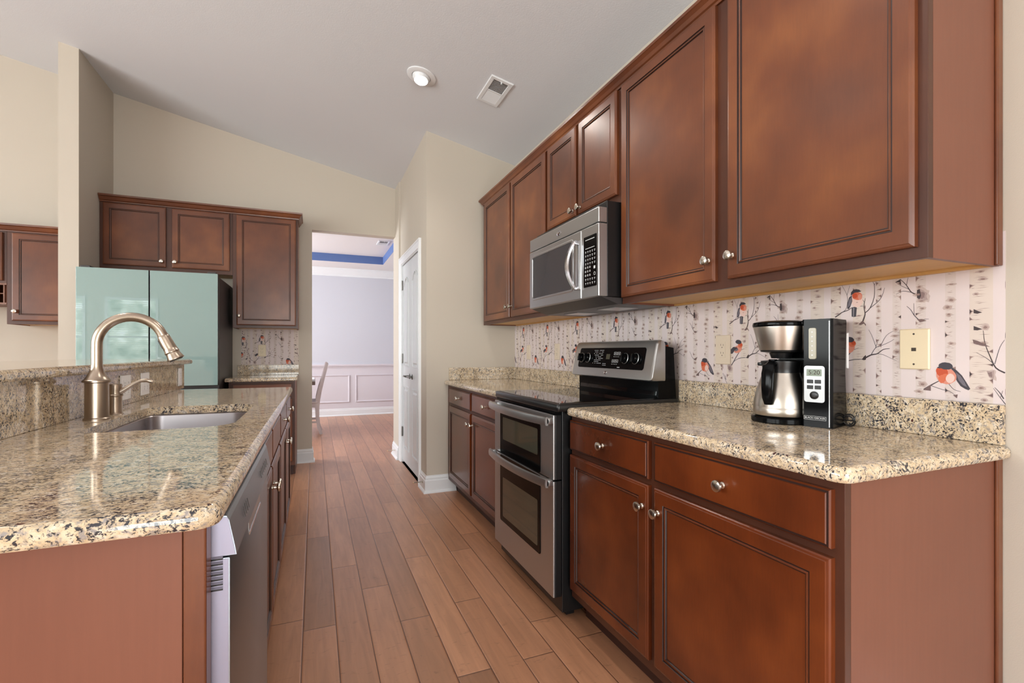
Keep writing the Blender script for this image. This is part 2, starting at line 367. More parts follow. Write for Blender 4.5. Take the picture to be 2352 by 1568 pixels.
def tag(o, label, cat, group=None):
    o['label'] = label; o['category'] = cat
    if group: o['group'] = group
    return o
def thing(name, loc, label, cat, group=None):
    o = bpy.data.objects.new(name, None); o.empty_display_size = .05; C.objects.link(o); o.location = loc
    return tag(o, label, cat, group)
def B(x0, y0, z0, x1, y1, z1, bev=0, mat=None): return MB().box(x0, y0, z0, x1, y1, z1, bev, mat=mat)
def struct(name, mb, mat=None, **k): return mb.build(name, mat, kind='structure', **k)
def rrect(x0, y0, x1, y1, r=(.02,)*4, seg=5):
    # corners order: (x0,y0),(x1,y0),(x1,y1),(x0,y1), counter-clockwise
    def f(i=0):
        out = []
        for (cx, cy, a0), q in zip(((x0+i, y0+i, 180), (x1-i, y0+i, 270), (x1-i, y1-i, 0), (x0+i, y1-i, 90)), r):
            rr = max(q - i, .0005); sx = 1 if a0 in (180, 90) else -1; sy = 1 if a0 in (180, 270) else -1
            for k in range(seg+1):
                a = R(a0 + 90*k/seg); out.append((cx + sx*rr + rr*math.cos(a), cy + sy*rr + rr*math.sin(a)))
        return out
    return f
KNOB = None
def knob(parent, pos, axis):
    global KNOB
    if KNOB is None:
        m = MB().lathe((0,0,0), [(.009,0),(.009,.003),(.0055,.006),(.005,.014),(.0075,.017),(.014,.019),(.0165,.0225),(.0155,.027),(.010,.0295),(.0,.0305)], 20, (0,0,1))
        KNOB = m.build('knob', 'nickel', smooth=True); o = KNOB
    else:
        o = KNOB.copy(); C.objects.link(o)
    o.parent = parent; o.location = Vector(pos) - wloc(parent)
    o.rotation_mode = 'QUATERNION'; o.rotation_quaternion = Vector((0,0,1)).rotation_difference(Vector(axis))
    o['label'] = 'satin nickel round knob'
    return o
def cab_door(parent, O, U, N, w, h, knob_at=None, wood_='wood', name='door', rail=.05, drawer=False):
    V = Vector((0,0,1)); g = 'glaze'
    if drawer: prof = [(0,0,wood_),(0,.013,wood_),(.003,.0165,wood_),(.008,.0165,g),(.0095,.019,wood_)]
    else: prof = [(0,0,wood_),(0,.013,wood_),(.003,.0165,wood_),(.008,.0175,wood_),(.0095,.019,wood_),(rail-.006,.019,wood_),(rail-.0045,.0155,g),(rail-.001,.0155,g),(rail+.001,.0175,wood_),(rail+.004,.0165,wood_),(rail+.006,.012,g),(rail+.0085,.012,g)]
    m = MB(); m.use(wood_); m.panel(O, U, V, N, w, h, prof, wood_)
    d = m.build(name, None, parent)
    if knob_at:
        p = Vector(O) + Vector(U)*knob_at[0] + V*knob_at[1] + Vector(N)*.019
        knob(d, p, N)
    return d

# ------------------------------------------------------------------ room shell
XW = 1.626; YP = 3.88; YF = 5.42; XP = .845
def ceil_z(x): return 2.95 - .2177 * (x - .84)
def wall_x(name, x0, x1, a0, a1, holes=(), mat='wall', top=None):      # wall of constant x running along y
    m = MB(); cuts = sorted({a0, a1} | {h[0] for h in holes} | {h[1] for h in holes})
    for a, b in zip(cuts, cuts[1:]):
        zs = [0]; 
        for h in holes:
            if h[0] <= a and h[1] >= b: zs += [h[2], h[3]]
        zs.append(None)
        for z0, z1 in zip(zs[::2], zs[1::2]):
            if z1 is None:
                t0 = (top or ceil_z(x0)+.03); t1 = (top or ceil_z(x1)+.03)
            else: t0 = t1 = z1
            m.prism([(x0, z0), (x1, z0), (x1, t1), (x0, t0)], 'y', a, b)
    return struct(name, m, mat)
def wall_y(name, y0, y1, a0, a1, holes=(), mat='wall', top=None):
    m = MB(); cuts = sorted({a0, a1} | {h[0] for h in holes} | {h[1] for h in holes})
    for a, b in zip(cuts, cuts[1:]):
        zs = [0]
        for h in holes:
            if h[0] <= a and h[1] >= b: zs += [h[2], h[3]]
        zs.append(None)
        for z0, z1 in zip(zs[::2], zs[1::2]):
            if z1 == z0: continue
            t0 = z1 if z1 is not None else (top or ceil_z(a)+.03); t1 = z1 if z1 is not None else (top or ceil_z(b)+.03)
            m.prism([(a, z0), (b, z0), (b, t1), (a, t0)], 'y', y0, y1)
    return struct(name, m, mat)
struct('floor', B(-6.1, -4.1, -.1, 1.9, 9.3, 0), 'floor')
m = MB(); m.prism([(-6.1, ceil_z(-6.1)), (1.8, ceil_z(1.8)), (1.8, ceil_z(1.8)+.1), (-6.1, ceil_z(-6.1)+.1)], 'y', -4.12, YF+.12); struct('ceiling', m, 'ceil')
wall_x('wall_right', XW, XW+.12, -4.1, YF+.12)
wall_y('wall_pantry_front', YP, YP+.11, XP, XW)
wall_x('wall_pantry_side', XP, XP+.11, YP+.11, 5.165, [(4.17, 5.08, 0, 2.05)])
wall_x('wall_pantry_end', .83, XP+.11, 5.165, YF)
wall_y('wall_far', YF, YF+.12, -6.0, XW, [(-.022, .83, 0, 2.42)])
wall_x('wall_fin', -1.815, -1.69, 4.725, YF)
wall_x('wall_left', -6.12, -6.0, -4.0, YF+.12, [(-1.1, 3.1, .85, 2.95), (-3.3, -1.5, .7, 2.5)])
wall_y('wall_rear', -4.12, -4.0, -6.0, XW, [(-5.6, -4.62, .6, 2.36), (-4.28, -3.3, .6, 2.36), (-1.3, 1.1, .02, 2.45)])
# dining room
wall_y('wall_dining_far', 9.1, 9.22, -3.2, 1.87, mat='din_wall', top=2.78)
wall_x('wall_dining_right', 1.75, 1.87, YF+.12, 9.1, mat='din_wall', top=2.78)
wall_x('wall_dining_left', -3.32, -3.2, YF+.12, 9.1, [(6.5, 8.6, .8, 2.3)], mat='din_wall', top=2.78)
m = MB(); m.box(-3.2, YF+.12, 2.63, 1.75, 6.2, 2.76); m.box(-3.2, 8.42, 2.63, 1.75, 9.1, 2.76); m.box(-3.2, 6.2, 2.63, -2.0, 8.42, 2.76); m.box(1.088, 6.2, 2.63, 1.75, 8.42, 2.76)
m.box(-3.2, YF+.12, 2.76, 1.75, 9.1, 2.84)
struct('ceiling_dining', m, 'din_ceil')
m = MB()
m.box(-2.0, 8.416, 2.631, 1.088, 8.42, 2.76); m.box(1.084, 6.2, 2.631, 1.088, 8.416, 2.76); m.box(-2.0, 6.2, 2.631, -1.996, 8.416, 2.76); m.box(-1.996, 6.2, 2.631, 1.084, 6.204, 2.76)
struct('trim_1', m, 'blue')
BASE = [(0,0),(.028,0),(.027,.010),(.020,.020),(.016,.022),(.016,.100),(.011,.106),(.011,.122),(.005,.132),(.004,.140),(0,.140)]
def base(name, *paths, mat='trim'):
    m = MB()
    for p in paths: m.sweep(p, BASE)
    return struct(name, m, mat)
base('baseboard_pantry', [(XP, 4.095), (XP, YP), (1.09, YP)])
base('baseboard_opening', [(.83, YF+.12), (.83, 5.165)], [(-.164, YF), (-.022, YF), (-.022, YF+.12)])
base('baseboard_dining', [(-3.2, 9.1), (1.75, 9.1), (1.75, YF+.13)])
base('baseboard_right', [(XW, .60), (XW, -3.99)])
base('baseboard_left', [(-6.0, -3.99), (-6.0, YF), (-3.2, YF)])
CROWN = [(0,2.49),(.012,2.49),(.016,2.505),(.016,2.52),(.030,2.535),(.062,2.575),(.080,2.600),(.086,2.602),(.088,2.629),(0,2.629)]
m = MB(); m.sweep([(-3.2, YF+.13), (-3.2, 9.1), (1.75, 9.1), (1.75, YF+.13)], CROWN); struct('trim_2', m, 'trim')
# wainscot: painted lower wall, chair rail and moulding boxes
m = MB(); m.box(-3.2, 9.094, .13, 1.745, 9.1, .86, mat='wain'); m.box(1.744, YF+.14, .13, 1.75, 9.094, .86)
m.sweep([(-3.2, 9.1), (1.75, 9.1), (1.75, YF+.13)], [(0,.85),(.012,.85),(.014,.868),(.022,.872),(.024,.885),(.034,.890),(.036,.915),(.030,.921),(0,.921)])
def frame_x(x0, x1, z0, z1, y):
    pr = [(0,0),(0,.010),(.006,.014),(.014,.012),(.020,.005),(.028,.004),(.030,0)]
    O = Vector((x0, y, z0)); rs = []
    for i, k in pr: rs.append([O + Vector((a, -k, b)) for a, b in ((i, i), (x1-x0-i, i), (x1-x0-i, z1-z0-i), (i, z1-z0-i))])
    m.rings(rs, False, False)
for a, b in ((-1.92, -.72), (-.62, .588), (.692, 1.64)): frame_x(a, b, .238, .730, 9.094)
struct('trim_3', m, 'wain')
# windows (with blinds) and a glazed rear door, unseen, added for its light
def window(n, ax, pos, a0, a1, z0, z1, blind=True, mid=True):
    m = MB()
    def bx(a, b, c, d, t0=-.10, t1=.02):
        if ax == 'y': m.box(a, pos+t0, c, b, pos+t1, d)
        else: m.box(pos+t0, a, c, pos+t1, b, d)
    t = .05
    bx(a0, a1, z0, z0+t); bx(a0, a1, z1-t, z1); bx(a0, a0+t, z0+t, z1-t); bx(a1-t, a1, z0+t, z1-t)
    if mid: bx(a0+t, a1-t, (z0+z1)/2-.02, (z0+z1)/2+.02, -.07, -.03)
    f = struct('window_%d' % n, m, 'trim')
    if blind:
        m2 = MB(); k = z0+.08
        while k < z1-.06:
            if ax == 'y': m2.obox((a0+.06, pos-.035, k), (1,0,0), Vector((0,1,.30)).normalized(), Vector((0,-.30,1)).normalized(), a1-a0-.12, .028, .002)
            else: m2.obox((pos-.035, a0+.06, k), (0,1,0), Vector((1,0,.35)).normalized(), Vector((-.35,0,1)).normalized(), a1-a0-.12, .028, .002)
            k += .045
        m2.build('blind', 'blind', f)
window(1, 'y', -4.0, -5.6, -4.62, .6, 2.36); window(2, 'y', -4.0, -4.28, -3.3, .6, 2.36)
window(3, 'x', -6.0, -1.1, 3.1, .85, 2.95, False); window(4, 'x', -6.0, -3.3, -1.5, .7, 2.5, False)
window(5, 'x', -3.2, 6.5, 8.6, .8, 2.3, False); window(6, 'y', -4.0, -1.3, 1.1, .02, 2.45, False)  # unseen dining window and rear door, put in for their light
# pantry doors
def arch_outline(a0, a1, z0, z1, rise):
    def f(i):
        x0, x1, b, t = a0+i, a1-i, z0+i, z1-i; n = 12; pts = [(x0, b), (x1, b)]
        for k in range(n+1):
            s = 1 - k/n; u = 2*s - 1
            pts.append((x0 + (x1-x0)*s, t - rise*(abs(u)**1.6)*(1 if rise else 0)))
        return pts
    return f
def door_leaf(n, y0, y1, hinge_y, knob_y):
    m = MB(); xf = .858
    m.box(xf, y0+.003, .018, xf+.035, y1-.003, 2.042, .002)
    for z0, z1, rise in ((.16, .80, 0), (1.0, 1.90, .07)):
        o = arch_outline(y0+.10, y1-.10, z0, z1, rise)
        m.rings([[(xf - k, y, z) for y, z in o(i)] for i, k in ((0,0),(.003,.011),(.012,.011),(.016,.001),(.030,.001),(.046,.011))], False, True)
    d = m.build('door_%d' % n, 'door_white', kind='structure')
    for z in (.32, 1.08, 1.84):
        h = MB(); h.box(xf-.003, hinge_y-.012, z-.045, xf+.001, hinge_y+.012, z+.045); h.lathe((xf-.008, hinge_y, z-.05), [(.008,0),(.008,.10)], 10)
        h.build('hinge', 'hinge', d, True)
    h = MB(); h.lathe((xf, knob_y, .91), [(.026,0),(.026,.006),(.012,.01),(.010,.045),(.0,.047)], 20, (-1,0,0))
    s = 1 if knob_y > (y0+y1)/2 else -1
    h.tube([(xf-.045, knob_y, .91), (xf-.05, knob_y - s*.02, .912), (xf-.048, knob_y - s*.06, .915), (xf-.046, knob_y - s*.10, .906)], [.009,.009,.007,.006], 10)
    h.build('handle', 'hinge', d, True)
door_leaf(1, 4.17, 4.625, 4.178, 4.56); door_leaf(2, 4.625, 5.08, 5.072, 4.69)
m = MB()   # casing round the pantry doors (a frame on the wall)
CAS = [(0,0),(.0,.020),(.012,.020),(.016,.015),(.050,.012),(.056,.016),(.070,.010),(.075,0)]
rs = []
for d, k in CAS:
    i = .075 - d
    rs.append([(XP - k, a, z) for a, z in ((4.17 - i, 0), (4.17 - i, 2.05 + i), (5.08 + i, 2.05 + i), (5.08 + i, 0))])
m.rings(rs, False, False, closed=False)
vs = rs
for idx in (0, 3): m._f([m.bm.verts.new(r[idx]) for r in rs])
m.box(XP, 4.17, 0, XP+.11, 4.172, 2.05); m.box(XP, 5.078, 0, XP+.11, 5.08, 2.05); m.box(XP, 4.172, 2.046, XP+.11, 5.078, 2.05)
struct('trim_4', m, 'trim')

# ------------------------------------------------------------------ right-hand base cabinets
TOE = .10
def base_cab(y0, y1, cols, label, end_near=False):
    t = thing('base_cabinet', (XW, (y0+y1)/2, 0), label, 'cabinet', 'base cabinets along the right wall')
    c = MB(); c.use('panel_wood'); c.box(1.045, y0, TOE, XW-.002, y0+.016, .882); c.box(1.045, y1-.016, TOE, XW-.002, y1, .882); c.box(1.045, y0+.016, TOE, XW-.002, y1-.016, TOE+.016)
    c.box(1.045, y0+.016, .866, XW-.002, y1-.016, .882); c.box(XW-.014, y0+.016, TOE+.016, XW-.002, y1-.016, .866)
    if end_near: c.box(1.045, y0, 0, XW-.002, y0+.016, TOE)
    c.build('carcass', None, t)
    f = MB().box(1.026, y0, TOE, 1.045, y1, .882, .001, mat='frame_wood')
    if end_near: f.box(1.026, y0, 0, 1.045, y0+.03, TOE)
    f.build('face_frame', None, t)
    MB().box(1.095, y0+.01, 0, 1.11, y1-.001, TOE, mat='kick').build('toe_kick', None, t)
    if end_near: MB().box(XW-.026, y0-.008, 0, XW-.001, y0, .882, .003, mat='wood').build('scribe_molding', None, t)
    for a, b, kside in cols:    # a<b in y; door outward = -x; U runs towards -y
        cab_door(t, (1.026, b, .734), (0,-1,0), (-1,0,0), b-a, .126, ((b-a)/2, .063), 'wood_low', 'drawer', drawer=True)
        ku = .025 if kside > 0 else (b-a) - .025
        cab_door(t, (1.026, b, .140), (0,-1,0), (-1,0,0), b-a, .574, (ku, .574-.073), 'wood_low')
    return t
base_cab(.6625, 1.813, [(1.284, 1.803, -1), (.683, 1.254, 1)], 'glossy cherry base cabinet with two drawers and doors, at right under the coffee maker', True)
base_cab(2.568, YP-.002, [(3.215, 3.79, -1), (2.60, 3.185, 1)], 'dark cherry base cabinet with two drawers and doors, between pantry wall and range')
# counters on the right
EDGE = lambda z0, z1: [(z0, .004), (z0+.004, .001), (z0+.009, 0), (z1-.014, 0), (z1-.007, .003), (z1-.002, .008), (z1, .014)]
def countertop(mb, parts, label, loc, group=None):
    o = mb.build('countertop', 'granite', loc=loc, smooth=True); return tag(o, label, 'countertop')
m = MB().slab(rrect(.993, .640, XW-.001, 1.797, (.03, .003, .003, .004)), EDGE(.8825, .915)); m.build
tag(m.build('countertop', 'granite', smooth=True), 'speckled tan granite countertop under the coffee maker, right of the range', 'countertop')
m = MB().slab(rrect(.993, 2.557, XW-.001, YP-.001, (.004, .003, .003, .003)), EDGE(.8825, .915))
tag(m.build('countertop', 'granite', smooth=True), 'speckled tan granite countertop in the corner by the pantry, left of the range', 'countertop')
tag(B(XW-.021, .650, .9155, XW-.0005, 1.812, 1.017, .002).build('backsplash', 'granite'), 'low granite upstand behind the coffee maker, right of the range', 'backsplash')
m = MB().box(XW-.021, 2.560, .9155, XW-.0005, YP-.0205, 1.017, .002); m.box(1.03, YP-.020, .9155, XW-.0005, YP-.0005, 1.017, .002)
tag(m.build('backsplash', 'granite'), 'L-shaped low granite upstand in the corner by the pantry wall', 'backsplash')

# ------------------------------------------------------------------ right-hand wall cabinets
def upper_cab(y0, y1, z0, cols, label, end=False, far_end=False):
    t = thing('wall_cabinet', (XW, (y0+y1)/2, z0), label, 'cabinet', 'wall cabinets along the right wall'); z1 = 2.3745
    c = MB(); c.use('panel_wood'); c.box(1.338, y0, z0, XW-.001, y0+.014, z1); c.box(1.338, y1-.014, z0, XW-.001, y1, z1); c.box(1.338, y0+.014, z1-.014, XW-.001, y1-.014, z1)
    c.box(XW-.012, y0+.014, z0+.022, XW-.001, y1-.014, z1-.014)
    c.build('carcass', None, t)
    u = MB().box(1.338, y0+.014, z0+.008, XW-.001, y1-.014, z0+.020, mat='raw'); u.box(XW-.02, y0+.014, z0, XW-.001, y1-.014, z0+.008)
    u.build('bottom_panel', None, t, label='unfinished pale maple underside')
    MB().box(1.3186, y0, z0, 1.338, y1, z1, .001, mat='frame_wood').build('face_frame', None, t)
    if end: MB().box(XW-.026, y0-.008, z0, XW-.001, y0, z1, .003, mat='wood').build('scribe_molding', None, t)
    for a, b, dz0, kside in cols:
        ku = .025 if kside > 0 else (b-a) - .025
        cab_door(t, (1.3186, b, dz0), (0,-1,0), (-1,0,0), b-a, 2.372-dz0, (ku, .075 if dz0 < 1.6 else .03))
    return t
upper_cab(.6625, 1.858, 1.372, [(1.29, 1.848, 1.40, -1), (.683, 1.235, 1.40, 1)], 'large cherry wall cabinet with two tall doors above the coffee maker', True)
upper_cab(1.860, 2.616, 1.845, [(2.262, 2.603, 1.885, -1), (1.885, 2.235, 1.885, 1)], 'short cherry wall cabinet with two doors directly above the microwave')
upper_cab(2.618, 3.826, 1.372, [(3.213, 3.765, 1.40, -1), (2.635, 3.188, 1.40, 1)], 'cherry wall cabinet with two tall doors between the microwave and the pantry wall')
m = MB(); XF = 1.3186
m.sweep([(1.45, 3.828), (XF, 3.828), (XF, .6625-.0), (XW-.002, .6625)][::-1] and [(XW-.04, 3.828), (XF, 3.828), (XF, .6605), (XW-.002, .6605)],
        [(-.019,2.3755),(.006,2.3755),(.008,2.384),(.014,2.388),(.020,2.402),(.030,2.412),(.034,2.414),(.034,2.426),(-.019,2.426)], mat='wood')
tag(m.build('crown_molding', None), 'long cherry crown moulding along the top of the right-hand wall cabinets', 'molding')

